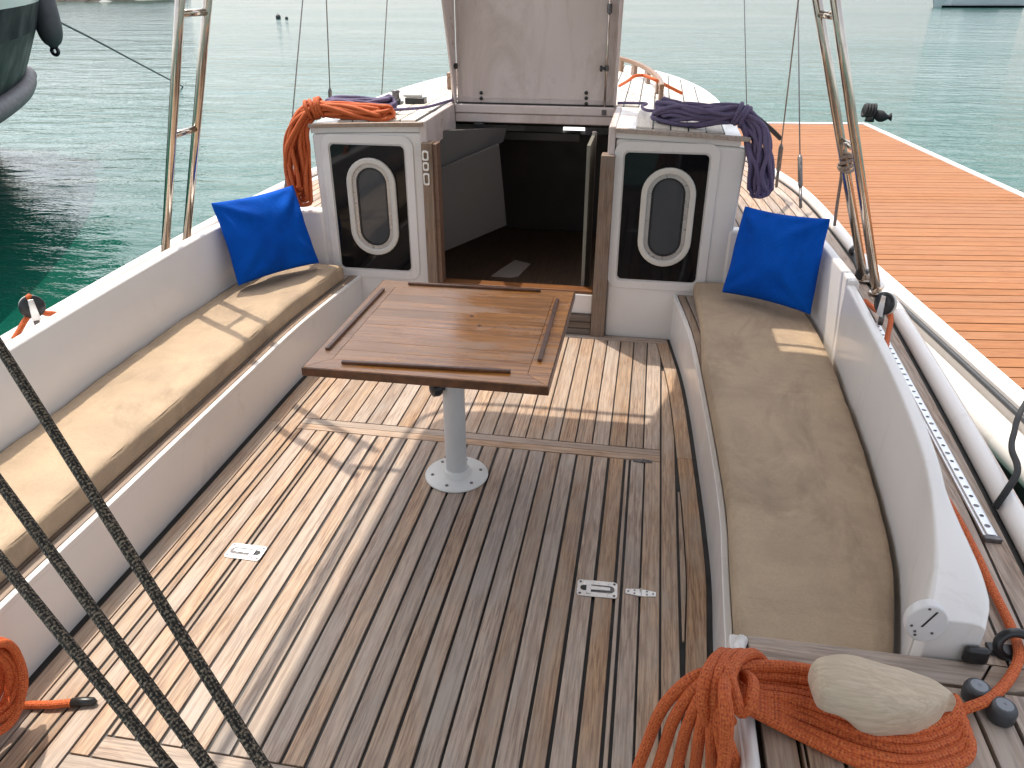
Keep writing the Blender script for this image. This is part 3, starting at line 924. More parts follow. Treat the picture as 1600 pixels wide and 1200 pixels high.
# companionway: posts, cheek boards, sill, step, lintel
pl = G().box(-0.992, -0.945, 3.365, 3.44, 0.10, 0.868).build('door_post', 'teak_z', cabin, bevel=0.004)
pr = G().prism([V(-0.205, 3.36, -0.004), V(-0.140, 3.36, -0.004), V(-0.138, 3.36, 0.842), V(-0.198, 3.36, 0.842)], (0, 0.075, 0)).build('door_post', 'teak_z', cabin, bevel=0.004)
G().box(-0.944, -0.925, 3.385, 3.45, 0.215, 0.862).build('post_slide', 'sill_wood', pl, bevel=0.002)
# hasp on the port post: three little open plates
for k, (zz, hh) in enumerate(((0.815, 0.045), (0.768, 0.038), (0.712, 0.055))):
    o_ = rrect(-0.986, -0.957, zz - hh / 2, zz + hh / 2, 0.009, 3.3635)
    i_ = rrect(-0.979, -0.964, zz - hh / 2 + 0.009, zz + hh / 2 - 0.009, 0.005, 3.3635)
    G().ring(o_, i_, (0, -0.006, 0)).build('hasp_plate', 'steel_white', pl, bevel=0.0015)
G().box(-0.945, -0.205, 3.392, 3.455, 0.10, 0.196).build('sill', 'white', cabin, bevel=0.006, seg=3)
G().box(-0.943, -0.206, 3.40, 3.462, 0.197, 0.212).build('sill_board', 'sill_wood', cabin, bevel=0.003)
st_ = G().box(-0.985, -0.207, 3.375, 3.41, -0.02, 0.099).build('step_riser', 'dark_step', cabin, bevel=0.003)
for k in range(3):
    G().box(-0.985, -0.207, 3.368, 3.3745, 0.004 + k * 0.033, 0.032 + k * 0.033).build('slat', 'dark_step', st_, bevel=0.002)
for s, xo in ((1, OX0), (-1, OX1)):
    yy = frange(3.392, OY, 6)
    G().strip([(xo - s * 0.002, y, zroof(xo, y)) for y in yy], [(xo + s * 0.028, y, zroof(xo, y)) for y in yy], -0.12, 0.010).build('opening_coaming', 'lid', cabin, bevel=0.007, seg=3)
G().box(OX0 + 0.029, OX1 - 0.029, 3.93, 3.985, 0.872, 0.915).build('lintel', 'lid', cabin, bevel=0.006)
G().box(OX0 + 0.029, OX1 - 0.029, 3.925, 3.985, 0.9165, 0.958).build('lintel_cap', 'lid', cabin, bevel=0.006)
# cabin inside
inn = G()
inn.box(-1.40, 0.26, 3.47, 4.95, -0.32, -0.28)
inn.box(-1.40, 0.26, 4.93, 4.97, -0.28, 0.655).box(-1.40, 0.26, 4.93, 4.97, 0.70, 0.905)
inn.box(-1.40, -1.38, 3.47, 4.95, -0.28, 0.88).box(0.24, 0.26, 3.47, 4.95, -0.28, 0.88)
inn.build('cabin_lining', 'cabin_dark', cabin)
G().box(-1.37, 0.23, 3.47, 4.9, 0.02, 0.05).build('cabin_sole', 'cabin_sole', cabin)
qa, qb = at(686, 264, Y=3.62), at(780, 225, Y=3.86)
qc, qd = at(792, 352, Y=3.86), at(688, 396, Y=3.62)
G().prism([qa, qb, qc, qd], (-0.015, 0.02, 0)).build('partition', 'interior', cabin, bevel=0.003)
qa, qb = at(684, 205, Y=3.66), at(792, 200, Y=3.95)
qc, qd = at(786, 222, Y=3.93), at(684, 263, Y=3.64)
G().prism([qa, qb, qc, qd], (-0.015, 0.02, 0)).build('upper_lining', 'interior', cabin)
b0, b1 = at(760, 205, Y=4.3), at(906, 222, Y=4.3)
G().box(b0.x, b1.x, 4.3, 4.34, b1.z, b0.z).build('deck_beam', 'interior', cabin, bevel=0.004)
d0 = at(905, 200, Y=3.78)
door = G().box(-0.268, -0.252, 3.47, 3.80, 0.06, 0.862).build('cabin_door', 'door', cabin, bevel=0.002)
G().box(-0.272, -0.250, 3.8005, 3.815, 0.06, 0.865).build('door_edge', 'lid', door, bevel=0.003)
pm = [at(768, 432, z=0.052), at(783, 421, z=0.052), at(805, 407, z=0.052), at(829, 413, z=0.052), at(810, 432, z=0.052), at(798, 434, z=0.052)]  # pale outline stands in for a patch of sunlight on the cabin floor
sun_patch = G().prism(pm, (0, 0, 0.004)).build('sun_patch_sheet', 'lid')
tag(sun_patch, 'pale sheet standing in for a sunlit patch on the dark cabin floor inside the companionway', 'light patch')
cb = thing('cable_loop', at(745, 200, Y=3.9), 'thin black cable loop hanging inside the companionway top', 'cable')
G().tube(cat_rom([at(742, 190, Y=3.92), at(741, 208, Y=3.91), at(748, 226, Y=3.9), at(756, 222, Y=3.9), at(756, 205, Y=3.91), at(754, 190, Y=3.92)], 6), 0.004, 6).build('loop', 'black', cb, smooth=True)
G().box(*sorted((at(741, 195, Y=3.915).x, at(756, 195, Y=3.915).x)), 3.905, 3.93, at(745, 208, Y=3.915).z, 0.871).build('mount', 'black', cb, bevel=0.004)

# ---- hatch lid standing open
lid = thing('hatch_lid', (CL, 3.96, 0.96), 'open pinkish white companionway hatch lid standing upright on the cabin roof', 'hatch')
LX0, LX1, LZ1 = -0.975, -0.172, 1.62
G().box(LX0 + 0.012, LX1 - 0.012, 3.957, 3.972, 0.962, LZ1).build('panel', 'lid', lid, bevel=0.004)
for s, xe in ((1, LX0), (-1, LX1)):
    G().prism([V(xe, 3.956, 0.962), V(xe, 3.925, 0.962), V(xe - s * 0.012, 3.80, 1.42), V(xe - s * 0.016, 3.75, LZ1), V(xe - s * 0.0, 3.956, LZ1)], (s * 0.011, 0, 0)).build('cheek', 'lid', lid, bevel=0.003)
G().box(LX0 - 0.015, LX1 + 0.015, 3.935, 3.98, 0.9595, 0.9615).build('hinge_line', 'caulk', lid)
# inset field line on the panel
o_ = rrect(LX0 + 0.03, LX1 - 0.03, 0.985, LZ1 - 0.03, 0.02, 3.9565)
i_ = rrect(LX0 + 0.034, LX1 - 0.034, 0.989, LZ1 - 0.034, 0.018, 3.9565)
G().ring(o_, i_, (0, -0.002, 0)).build('field_bead', 'lid', lid)
for xs, dirn in ((at(705, 100, Y=3.93).x, 1), (at(948, 100, Y=3.93).x, -1)):
    rod = G().tube([V(xs, 3.935, 0.93), V(xs, 3.935, 1.5)], 0.0055, 8).build('stay_rod', 'steel', lid, smooth=True)
    kz = at(712, 103, Y=3.93).z
    G().lathe([(0.006, 0), (0.006, 0.02), (0.014, 0.021), (0.014, 0.03), (0.005, 0.031)], (xs, 3.93, kz), 10, (dirn, -0.3, 0)).build('clamp_knob', 'black', rod)
    G().lathe([(0.011, -0.012), (0.011, 0.012)], (xs, 3.935, kz), 10).build('collar', 'steel_dark', rod)
    G().lathe([(0.012, -0.02), (0.012, 0.02)], (xs, 3.935, at(705, 12, Y=3.93).z), 10).build('collar', 'steel_dark', rod)
    G().lathe([(0.016, -0.012), (0.016, 0.012)], (xs, 3.935, 0.935), 10).build('foot', 'steel_dark', rod)
    for pyk in (145, 153.5, 162):
        pp = at(752 if dirn == 1 else 916, pyk, Y=3.9565)
        G().lathe([(0.009, 0), (0.009, 0.003), (0.004, 0.005)], pp, 10, (0, -1, 0)).build('bolt', 'black', lid)

# ---- grab rails on the roof
def grab_rail(pts, label):
    P = cat_rom(pts, 6)
    t = thing('grab_rail', pts[0], label, 'handrail')
    A = [p + V(-0.012, 0, 0) for p in P]; B = [p + V(0.012, 0, 0) for p in P]
    G().strip(A, B, 0.062, 0.088).build('rail', 'brown_rail', t, bevel=0.006, seg=3)
    n = len(P)
    for k in range(5):
        i = int(round(k * (n - 1) / 4))
        i = min(max(i, 1), n - 2)
        q = P[i]; d = (P[i + 1] - P[i - 1]).normalized() * 0.035
        G().strip([q - d + V(-0.011, 0, 0), q + d + V(-0.011, 0, 0)], [q - d + V(0.011, 0, 0), q + d + V(0.011, 0, 0)], 0.0, 0.064).build('rail_foot', 'brown_rail', t, bevel=0.005)
rz = lambda x, y: V(x, y, zroof(x, y) + 0.008)
grab_rail([rz(0.04, 4.15), rz(0.02, 4.5), rz(-0.04, 4.9), rz(-0.13, 5.25), rz(-0.24, 5.5)], 'teak grab rail with square feet on the starboard side of the cabin roof')
grab_rail([rz(-1.13, 4.45), rz(-1.13, 4.75), rz(-1.10, 5.1), rz(-1.04, 5.4)], 'brown teak grab rail on the port side of the cabin roof')
# low deck fittings by the port rope coil
for (px, py, nm_, mt, lab) in ((619, 158, 'deck_organiser', 'steel_dark', 'small dark rope organiser at the port end of the purple line'), (650, 158, 'rope_clutch', 'sheave', 'cream rope clutch with black lever on the port cabin roof')):
    q = at(px, py, z=0.965)
    t = thing(nm_, q, lab, 'deck fitting')
    if nm_ == 'deck_organiser':
        G().lathe([(0.024, 0), (0.024, 0.012), (0.018, 0.014), (0.018, 0.04), (0.024, 0.042), (0.02, 0.052)], q, 14).build('drum', mt, t, bevel=0.002)
        G().box(q.x - 0.03, q.x + 0.03, q.y - 0.03, q.y + 0.03, q.z - 0.012, q.z - 0.001).build('base', 'black', t, bevel=0.003)
    else:
        G().box(q.x - 0.05, q.x + 0.05, q.y - 0.03, q.y + 0.03, q.z - 0.014, q.z + 0.02).build('body', 'black', t, bevel=0.006)
        G().box(q.x - 0.06, q.x + 0.03, q.y - 0.02, q.y + 0.02, q.z + 0.0205, q.z + 0.035).build('lever', mt, t, bevel=0.005)

# ================================================================== TABLE
TX0, TX1, TY0, TY1, TZ = -0.893, -0.213, 1.772, 2.478, 0.557
tbl = thing('cockpit_table', (-0.56, 2.12, 0), 'square brown teak table with worn varnish on a grey pedestal', 'table')
fr_ = 0.062
n_ = 9
wy = (TY1 - TY0 - 2 * fr_) / n_
top = G().box(TX0 + fr_, TX1 - fr_, TY0 + fr_, TY1 - fr_, TZ - 0.022, TZ - 0.004).build('top_core', 'table_dark', tbl)
for i in range(n_):
    y0 = TY0 + fr_ + i * wy
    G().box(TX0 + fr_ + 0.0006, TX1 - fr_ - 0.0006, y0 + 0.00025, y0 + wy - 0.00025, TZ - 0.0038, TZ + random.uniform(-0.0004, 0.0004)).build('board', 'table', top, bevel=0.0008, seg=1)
for k, pts in enumerate(([(TX0, TY0), (TX1, TY0), (TX1 - fr_, TY0 + fr_), (TX0 + fr_, TY0 + fr_)], [(TX0, TY1), (TX0 + fr_, TY1 - fr_), (TX1 - fr_, TY1 - fr_), (TX1, TY1)],
                         [(TX0, TY0), (TX0 + fr_, TY0 + fr_), (TX0 + fr_, TY1 - fr_), (TX0, TY1)], [(TX1, TY0), (TX1, TY1), (TX1 - fr_, TY1 - fr_), (TX1 - fr_, TY0 + fr_)])):
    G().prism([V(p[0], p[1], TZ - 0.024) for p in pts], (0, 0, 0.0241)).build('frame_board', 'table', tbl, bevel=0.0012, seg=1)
for (x0, x1, y0, y1) in ((TX0 - 0.004, TX1 + 0.004, TY0 - 0.0042, TY0 - 0.0002), (TX0 - 0.004, TX1 + 0.004, TY1 + 0.0002, TY1 + 0.0042), (TX0 - 0.0042, TX0 - 0.0002, TY0, TY1), (TX1 + 0.0002, TX1 + 0.0042, TY0, TY1)):
    G().box(x0, x1, y0, y1, TZ - 0.026, TZ - 0.0012).build('edge_band', 'table_dark', tbl, bevel=0.0012, seg=1)
def fiddle(p0, p1):
    a, b = at(*p0, z=TZ), at(*p1, z=TZ)
    d = (b - a).normalized()
    nrm = V(-d.y, d.x, 0) * 0.0065
    G().strip([a - nrm, b - nrm], [a + nrm, b + nrm], 0.0008, 0.0095).build('fiddle_rail', 'table_dark', tbl, bevel=0.003, seg=3)
fiddle((511, 548), (599, 454)); fiddle((534, 568), (798, 583)); fiddle((843, 566), (871, 470)); fiddle((638, 445), (845, 456))
for px, py in ((737, 493.5), (749, 508.5)):
    G().lathe([(0.006, 0), (0.0055, 0.0012)], at(px, py, z=TZ + 0.0006), 10).build('plug', 'table_dark', tbl)
PC = V(-0.56, 2.122, 0)
G().lathe([(0.036, 0.012), (0.036, TZ - 0.045), (0.037, TZ - 0.04), (0.037, TZ - 0.026)], PC, 32).build('pedestal', 'grey_paint', tbl, smooth=True, bevel=0.001)
fl = G().lathe([(0.108, 0.001), (0.108, 0.006), (0.103, 0.010), (0.05, 0.0125), (0.045, 0.03), (0.0405, 0.032)], PC, 40).build('floor_flange', 'flange', tbl, bevel=0.002)
for k in range(6):
    a = R_(20 + 60 * k)
    G().lathe([(0.006, 0.0), (0.0055, 0.0025), (0.002, 0.003)], PC + V(0.083 * math.cos(a), 0.083 * math.sin(a), 0.0108), 8).build('screw', 'steel_dark', fl)
G().lathe([(0.012, 0.03), (0.012, 0.045), (0.022, 0.047), (0.026, 0.055), (0.024, 0.075), (0.012, 0.08)], PC + V(0, 0, 0.352), 12, (-0.75, -0.66, 0)).build('clamp_knob', 'black', tbl, bevel=0.002)
G().box(-0.69, -0.43, 1.99, 2.25, TZ - 0.04, TZ - 0.0245).build('mount_plate', 'table_dark', tbl, bevel=0.003)

# ================================================================== PILLOWS
def pillow(c, label, thick=0.075):
    """c: TL, TR, BR, BL"""
    TL, TR, BR, BL = [Vector(q) for q in c]
    nrm = (TR - TL).cross(BL - TL).normalized()
    n = 30
    g = G()
    idx = {}
    ctr = (TL + TR + BR + BL) / 4
    for side in (1, -1):
        for i in range(n + 1):
            for j in range(n + 1):
                edge = i in (0, n) or j in (0, n)
                if side == -1 and edge:
                    idx[(side, i, j)] = idx[(1, i, j)]
                    continue
                u, v = i / n, j / n
                a, b = 2 * u - 1, 2 * v - 1
                # sides pulled in between the corners
                uu = 0.5 + 0.5 * a * (1 - 0.07 * (1 - b * b))
                vv = 0.5 + 0.5 * b * (1 - 0.06 * (1 - a * a))
                p = (TL * (1 - uu) + TR * uu) * (1 - vv) + (BL * (1 - uu) + BR * uu) * vv
                t = ((1 - a * a) * (1 - b * b)) ** 0.42
                wr = 0.010 * noise.noise(V(u * 3.2, v * 3.2, 3.0 + side)) + 0.005 * noise.noise(V(u * 8, v * 5, 7.0))
                for (ca_, cb_, sdv) in ((-1, -1, 1.0), (1, -1, 2.0), (1, 1, 3.3), (-1, 1, 4.1)):
                    dx_, dy_ = (a - ca_), (b - cb_)
                    rd = math.hypot(dx_, dy_)
                    wr += 0.011 * math.exp(-((rd - 0.55) / 0.35) ** 2) * math.sin(math.atan2(dy_, dx_) * 9 + sdv * 3 + side)
                p = p + nrm * side * (thick * t + wr * t)
                if edge:
                    p += nrm * 0.006 * noise.noise(V(u * 4, v * 4, 9.0))
                idx[(side, i, j)] = len(g.v)
                g.v.append(p)
    for side in (1, -1):
        for i in range(n):
            for j in range(n):
                q = (idx[(side, i, j)], idx[(side, i + 1, j)], idx[(side, i + 1, j + 1)], idx[(side, i, j + 1)])
                g.f.append(q if side == 1 else q[::-1])
    o = g.build('throw_pillow', 'blue', None, smooth=True, subsurf=1)
    tag(o, label, 'pillow')
    return o
pillow((at(327, 316, X=-1.80), at(459, 287, Y=3.33), at(501, 412, z=0.32), at(371, 449, z=0.325)), 'blue pillow leaning at the forward end of the sunlit port cushion', 0.07)
pillow((at(1163, 320, Y=3.33), at(1300, 340, X=0.70), at(1268, 494, z=0.325), at(1126, 458, z=0.32)), 'blue pillow leaning at the forward end of the shaded starboard cushion', 0.07)

# ================================================================== STEEL FRAMES
def steel_frame(baseA, topA, baseB, topB, label):
    t = thing('steel_frame', (baseA + baseB) / 2, label, 'frame')
    legs = []
    for b, tp in ((baseA, topA), (baseB, topB)):
        e = b + (tp - b) * ((1.90 - b.z) / (tp.z - b.z))
        legs.append((b, e))
        G().tube([b, (b + e) / 2, e], 0.0165, 16).build('upright', 'steel', t, smooth=True)
        G().lathe([(0.03, 0.0), (0.03, 0.005), (0.022, 0.007), (0.021, 0.03)], b + V(0, 0, -0.002), 16).build('foot', 'steel', t, bevel=0.001)
    for fz in (0.985, 1.40, 1.80):
        p, q = [b + (e - b) * ((fz - b.z) / (e.z - b.z)) for b, e in legs]
        G().tube([p, q], 0.0125, 12).build('rung', 'steel', t, smooth=True)
    return t
pa, pb = V(-1.95, 2.765, DZ), V(-1.95, 2.925, DZ)
steel_frame(pa, at(281, 6, Y=2.70), pb, at(324, 4, Y=2.86), 'polished steel ladder-like frame standing outside the port coaming')
sa, sb = at(1370, 457, z=DZ + 0.01), at(1350, 437, z=DZ + 0.01)
steel_frame(sa, at(1305, 0, Y=sa.y - 0.07), sb, at(1279, 12, Y=sb.y - 0.07), 'polished steel twin-tube frame standing outside the starboard coaming')

# ---- sun awning over the cockpit (above the picture; it throws the shade)
AZ = 1.92
aw = thing('sun_awning', (-0.4, 1.0, AZ), 'cream canvas awning stretched on steel bows above the cockpit, with an added forward flap for shade', 'awning')
def arc(cx, cy, r, a0, a1, n=8):
    return [(cx + r * math.cos(R_(a0 + (a1 - a0) * i / n)), cy + r * math.sin(R_(a0 + (a1 - a0) * i / n))) for i in range(n + 1)]
AX0, AX1, AY0, AY1 = -1.335, 0.62, -1.6, 3.19
out = [(AX0, AY0), (AX1, AY0), (AX1, AY1), (0.045, AY1), (0.04, 3.40), (0.50, 3.40), (0.50, 4.22), (-0.34, 4.22), (-0.40, 3.5), (-0.50, AY1)] + arc(AX0 + 0.24, AY1 - 0.24, 0.24, 90, 180)  # forward flap and its gap are added, shaped for the starboard shade
G().prism([V(p[0], p[1], AZ) for p in out], (0, 0, 0.006)).build('canvas', 'awning', aw)
fp = cat_rom([V(AX1, AY1 + 0.06, AZ), V(-0.5, AY1 + 0.06, AZ), V(AX0 + 0.2, AY1 + 0.05, AZ), V(AX0 + 0.03, AY1 - 0.04, AZ), V(AX0 - 0.05, AY1 - 0.25, AZ), V(AX0 - 0.06, 2.0, AZ), V(AX0 - 0.06, AY0, AZ)], 8)
G().tube(fp, 0.0125, 10).build('bow_tube', 'steel', aw, smooth=True)
for yy_ in (2.72, 0.6, -1.5):
    G().tube([V(-1.52, yy_, AZ - 0.02), V(0.66, yy_, AZ - 0.02)], 0.0125, 10).build('cross_tube', 'steel', aw, smooth=True)

# ================================================================== RIGGING
def wire(pts, label, r=0.0035, fit=True, group=None):
    t = thing('shroud_wire', pts[0], label, 'wire', group)
    a, b = Vector(pts[0]), Vector(pts[-1])
    d = (b - a).normalized()
    b2 = a + d * max((b - a).length, 2.0)
    G().tube([a + d * (0.28 if fit else 0), a + (b2 - a) * 0.5, b2], r, 8).build('strand', 'wire', t, smooth=True)
    if fit:
        G().tube([a, a + d * 0.10], 0.008, 8).build('toggle', 'steel_dark', t, smooth=True)
        G().tube([a + d * 0.10, a + d * 0.12, a + d * 0.26, a + d * 0.28], [0.007, 0.012, 0.012, 0.006], 8).build('turnbuckle', 'steel_dark', t, smooth=True)
wire([at(444, 330, X=-1.98), at(473, 0, X=-1.80)], 'port shroud wire rising beside the orange rope coil')
wire([at(518, 205, X=-1.97), at(510, 0, X=-1.83)], 'port shroud wire rising behind the orange rope coil')
wire([at(594, 190, X=-1.80), at(605, 0, X=-1.70)], 'port stay wire rising just right of the purple loops', fit=False)
wire([at(1167, 185, X=0.72), at(1163, 0, X=0.62)], 'starboard stay wire rising behind the knot of the purple coil', fit=False)
wire([at(1213, 292, z=0.50), at(1246, 12, X=0.60)], 'starboard shroud wire slanting up next to the hanging purple coil')
wire([at(1251, 325, z=0.50), at(1247, 12, X=0.70)], 'starboard shroud wire rising upright in front of the orange pontoon')

def rope_thing(name, pts, r, mat, label, cat='rope', n=8, k=10, raw=False):
    P = pts if raw else cat_rom(pts, n)
    o = G().tube(P, r, k).build(name, mat, None, smooth=True)
    tag(o, label, cat)
    return o
# lashing and lines at the starboard frame
lash = thing('lashing_knot', at(1322, 255, Y=sb.y - 0.03), 'tan rope lashing knotted round the starboard steel frame', 'rope')
lc = at(1324, 252, Y=sb.y - 0.035)
for k in range(5):
    rg = []
    for i in range(14):
        a = 2 * math.pi * i / 14
        rg.append(lc + V(0.026 * math.cos(a), 0.026 * math.sin(a), (k - 2) * 0.011 + 0.012 * math.sin(a + k)))
    G().tube(rg, 0.0065, 7, closed=True).build('turn', 'rope_tan', lash, smooth=True)
G().tube(cat_rom([lc + V(-0.02, -0.02, -0.02), at(1314, 280, Y=sb.y), at(1308, 320, Y=sb.y + 0.02), at(1304, 352, Y=sb.y + 0.05)], 6), 0.006, 8).build('tail', 'rope_tan', lash, smooth=True)
rope_thing('lifeline_strap', [at(1140, 172, Y=3.9), at(1170, 176, Y=4.0), at(1200, 198, Y=4.2), at(1219, 216, Y=4.35)], 0.012, 'rope_black', 'dark strap running from the purple coil to the slanting shroud')
rope_thing('mooring_rope', [at(1554, 794, z=0.455), at(1572, 768, z=0.49), at(1588, 742, z=0.505), at(1589, 725, z=0.50), at(1581, 702, z=0.48), at(1584, 678, z=0.46), at(1602, 630, z=0.40), at(1660, 540, z=0.15), at(1720, 470, z=-0.085)], 0.0075, 'rope_black', 'black mooring rope from the hull edge to the pontoon')

# ---- coils
def frames(P):
    out = []
    for i in range(len(P)):
        t = (P[min(i + 1, len(P) - 1)] - P[max(i - 1, 0)]).normalized()
        n1 = t.cross(V(0.15, 1, 0.2)).normalized()
        out.append((n1, t.cross(n1)))
    return out
def coil(name, ctrl, spread, n, r, mat, label, knot_at=None, knot_n=4, knot_r=0.035, cat='rope coil', seed=1, side=1.0):
    rnd = random.Random(seed)
    t = thing(name, ctrl[0], label, cat)
    P = cat_rom(ctrl, 5)
    m = len(P)
    F = frames(P)
    sp = [spread[min(int(i / 5), len(spread) - 1)] * (1 - (i % 5) / 5) + spread[min(int(i / 5) + 1, len(spread) - 1)] * (i % 5) / 5 for i in range(m)]
    for q in range(n):
        a1 = rnd.uniform(0, 6.28); a2 = a1 + rnd.uniform(2.2, 4.0)
        r1, r2 = rnd.uniform(0.45, 1), rnd.uniform(0.45, 1)
        i0 = rnd.choice([0, 0, 1, 2]); i1 = m - 1 - rnd.choice([0, 0, 1, 2, 3])
        pts = []
        for i in range(i0, i1 + 1, 2):
            e = F[i]
            ph = 0.5 * math.sin(i * 0.35 + q)
            pts.append(P[i] + (e[0] * math.cos(a1 + ph) + e[1] * math.sin(a1 + ph)) * sp[i] * r1)
        for i in range(i1, i0 - 1, -2):
            e = F[i]
            ph = 0.5 * math.sin(i * 0.35 + q + 2)
            pts.append(P[i] + (e[0] * math.cos(a2 + ph) + e[1] * math.sin(a2 + ph)) * sp[i] * r2)
        cl = []
        for p in pts:
            if not cl or (p - cl[-1]).length > r * 0.8:
                cl.append(p)
        G().tube(cat_rom(cl, 3, closed=True), r, 8, closed=True).build('loop', mat, t, smooth=True)
    if knot_at is not None:
        i = knot_at * 5
        tt = (P[i + 1] - P[i - 1]).normalized()
        for k in range(knot_n):
            c = P[i] + tt * (k - (knot_n - 1) / 2) * r * 2.0
            e = F[i]
            ring = []
            for j in range(16):
                a = 2 * math.pi * j / 16
                ring.append(c + (e[0] * math.cos(a) + e[1] * math.sin(a)) * knot_r + tt * 0.5 * r * math.sin(a + k * 1.7))
            G().tube(ring, r, 8, closed=True).build('wrap', mat, t, smooth=True)
    return t
zr = lambda px, py, dz: at(px, py, Y=3.47)
coil('rope_coil', [at(612, 180, Y=3.46), at(570, 177, Y=3.46), at(520, 173, Y=3.46), at(492, 170, Y=3.45), at(472, 188, Y=3.42), at(464, 225, Y=3.40), at(466, 272, Y=3.39), at(474, 318, Y=3.38)],
     [0.04, 0.044, 0.038, 0.028, 0.044, 0.056, 0.054, 0.04], 12, 0.0094, 'rope_orange', 'orange rope coil draped over the port corner of the cabin roof', 3, 4, 0.040, seed=3)
coil('rope_coil', [at(613, 160, Y=3.62), at(590, 163, Y=3.57), at(560, 163, Y=3.54), at(530, 160, Y=3.54), at(512, 160, Y=3.56)],
     [0.034, 0.037, 0.034, 0.026, 0.018], 7, 0.0092, 'rope_purple', 'light purple rope loops lying on the orange coil, port cabin roof', seed=5)
coil('rope_coil', [at(1032, 176, Y=3.60), at(1055, 178, Y=3.52), at(1090, 180, Y=3.47), at(1130, 178, Y=3.45), at(1158, 180, Y=3.44), at(1180, 205, Y=3.42), at(1188, 240, Y=3.40), at(1188, 275, Y=3.39), at(1190, 305, Y=3.38)],
     [0.052, 0.05, 0.044, 0.036, 0.03, 0.046, 0.054, 0.05, 0.036], 12, 0.0094, 'rope_purple', 'dark purple rope coil draped over the starboard corner of the cabin roof', 4, 3, 0.040, seed=11)
rope_thing('control_line', [at(606, 172, z=0.975), at(640, 170, z=0.975), at(668, 167, z=0.975), at(700, 158, z=0.975), at(716, 154, z=0.975)], 0.007, 'rope_purple', 'purple line leading from the port coil toward the hatch')
rope_thing('control_line', [at(1035, 174, z=0.985), at(1010, 172, z=0.985), at(1003, 166, z=0.985), at(1010, 162, z=0.985), at(990, 161, z=0.985), at(965, 161, z=0.985)], 0.007, 'rope_purple', 'purple line leading from the starboard coil toward the hatch')
rope_thing('roof_rope', [at(968, 134, z=0.985), at(980, 127, z=1.02), at(992, 119, z=1.055), at(1006, 118, z=1.055), at(1024, 125, z=1.045), at(1044, 135, z=1.01), at(1066, 146, z=0.975)], 0.0085, 'rope_orange', 'orange rope lying over the starboard grab rail')

# ---- mainsheet tackle close to the lens
for (p0, d0, p1, d1, lab) in (((-80, 415), 0.82, (500, 1337), 0.60, 'speckled black rope nearest the table, highest of the three diagonal ropes'),
                              ((-110, 605), 0.80, (400, 1300), 0.60, 'speckled black rope in the middle of the three diagonal ropes'),
                              ((-110, 737), 0.78, (350, 1306), 0.60, 'speckled black rope lowest in the corner of the three diagonal ropes')):
    rays = []
    for (q, dd) in ((p0, d0), (p1, d1)):
        d = RT * ((q[0] - 800) / 1200) - UP * ((q[1] - 600) / 1200) + FW
        rays.append(POS + d * dd)
    a, b = rays
    e0, e1 = a + (a - b) * 0.9, b + (b - a) * 0.35
    pts = [e0 + (e1 - e0) * (i / 30) for i in range(31)]
    rope_thing('sheet_rope', pts, 0.0053, 'rope_speck', lab, n=1, k=12, raw=True)

# ---- port bottom coil with its black whipped end
ct = at(-26, 1072, X=-1.31)
cl_ = thing('rope_coil', ct, 'orange rope coil hanging at the lower left corner by the port bench', 'rope coil')
for k in range(6):
    ring = []
    ry, rz_ = 0.055 + 0.006 * k, 0.085 + 0.008 * (k % 3)
    for i in range(22):
        a = 2 * math.pi * i / 22
        ring.append(ct + V(0.012 * (k - 2.5) + 0.01 * math.sin(a * 2 + k), ry * math.cos(a) + 0.008 * math.sin(k * 2.1), rz_ * math.sin(a) + 0.006 * math.cos(k * 1.3)))
    G().tube(cat_rom(ring, 2, closed=True), 0.0095, 8, closed=True).build('loop', 'rope_orange', cl_, smooth=True)
G().tube(cat_rom([ct + V(0.01, 0.03, -0.08), at(10, 1110, z=0.05), at(40, 1102, z=0.013), at(80, 1101, z=0.012), at(112, 1098, z=0.012)], 8), 0.0095, 8).build('tail', 'rope_orange', cl_, smooth=True)
G().tube([at(112, 1098, z=0.012), at(130, 1096, z=0.012), at(146, 1096, z=0.011), at(151, 1097, z=0.010)], [0.0105, 0.0105, 0.0095, 0.004], 8).build('whipped_end', 'black', cl_, smooth=True)

# ================================================================== AFT DECK, starboard quarter
AD = DZ
ad = tag(G().box(0.235, 0.86, -0.5, 1.087, -0.02, AD - 0.02).build('aft_deck', 'caulk'), 'small teak aft deck at the starboard quarter', kind='structure')
G().box(0.216, 0.2345, -0.5, 1.093, -0.02, AD - 0.004).build('fascia', 'white', ad, bevel=0.004)
G().tube([V(0.232, -0.5, AD - 0.006), V(0.232, 1.06, AD - 0.006), V(0.24, 1.083, AD - 0.006)], 0.0115, 10).build('edge_moulding', 'white', ad, smooth=True)
edge = [V(0.246, 1.090, 0), V(0.60, 1.078, 0), V(0.665, 1.074, 0)]
G().strip([(0.248, 1.091), (0.66, 1.091)], [(0.248, 1.035), (0.62, 1.035)], AD - 0.02, AD).build('cross_plank', 'teak_x', ad, bevel=0.002, seg=1)
G().strip([(0.664, 1.091), (0.72, 1.09), (0.76, 1.085)], [(0.624, 1.035), (0.68, 1.036), (0.735, 1.05)], AD - 0.02, AD).build('cross_plank', 'teak_x', ad, bevel=0.002, seg=1)
xx = 0.250
for wv_ in (0.056, 0.008, 0.058, 0.056, 0.058, 0.056, 0.058, 0.056, 0.058, 0.056, 0.05):
    top_y = 1.028 if xx < 0.70 else 1.087
    G().strip([(xx + 0.0035, -0.48), (xx + 0.0035, top_y)], [(xx + wv_ - 0.0035 if wv_ > 0.02 else xx + wv_ - 0.001, -0.48), (xx + wv_ - 0.0035 if wv_ > 0.02 else xx + wv_ - 0.001, top_y)], AD - 0.02, AD - 0.0004).build('plank', 'teak_y', ad, bevel=0.001, seg=1)
    xx += wv_
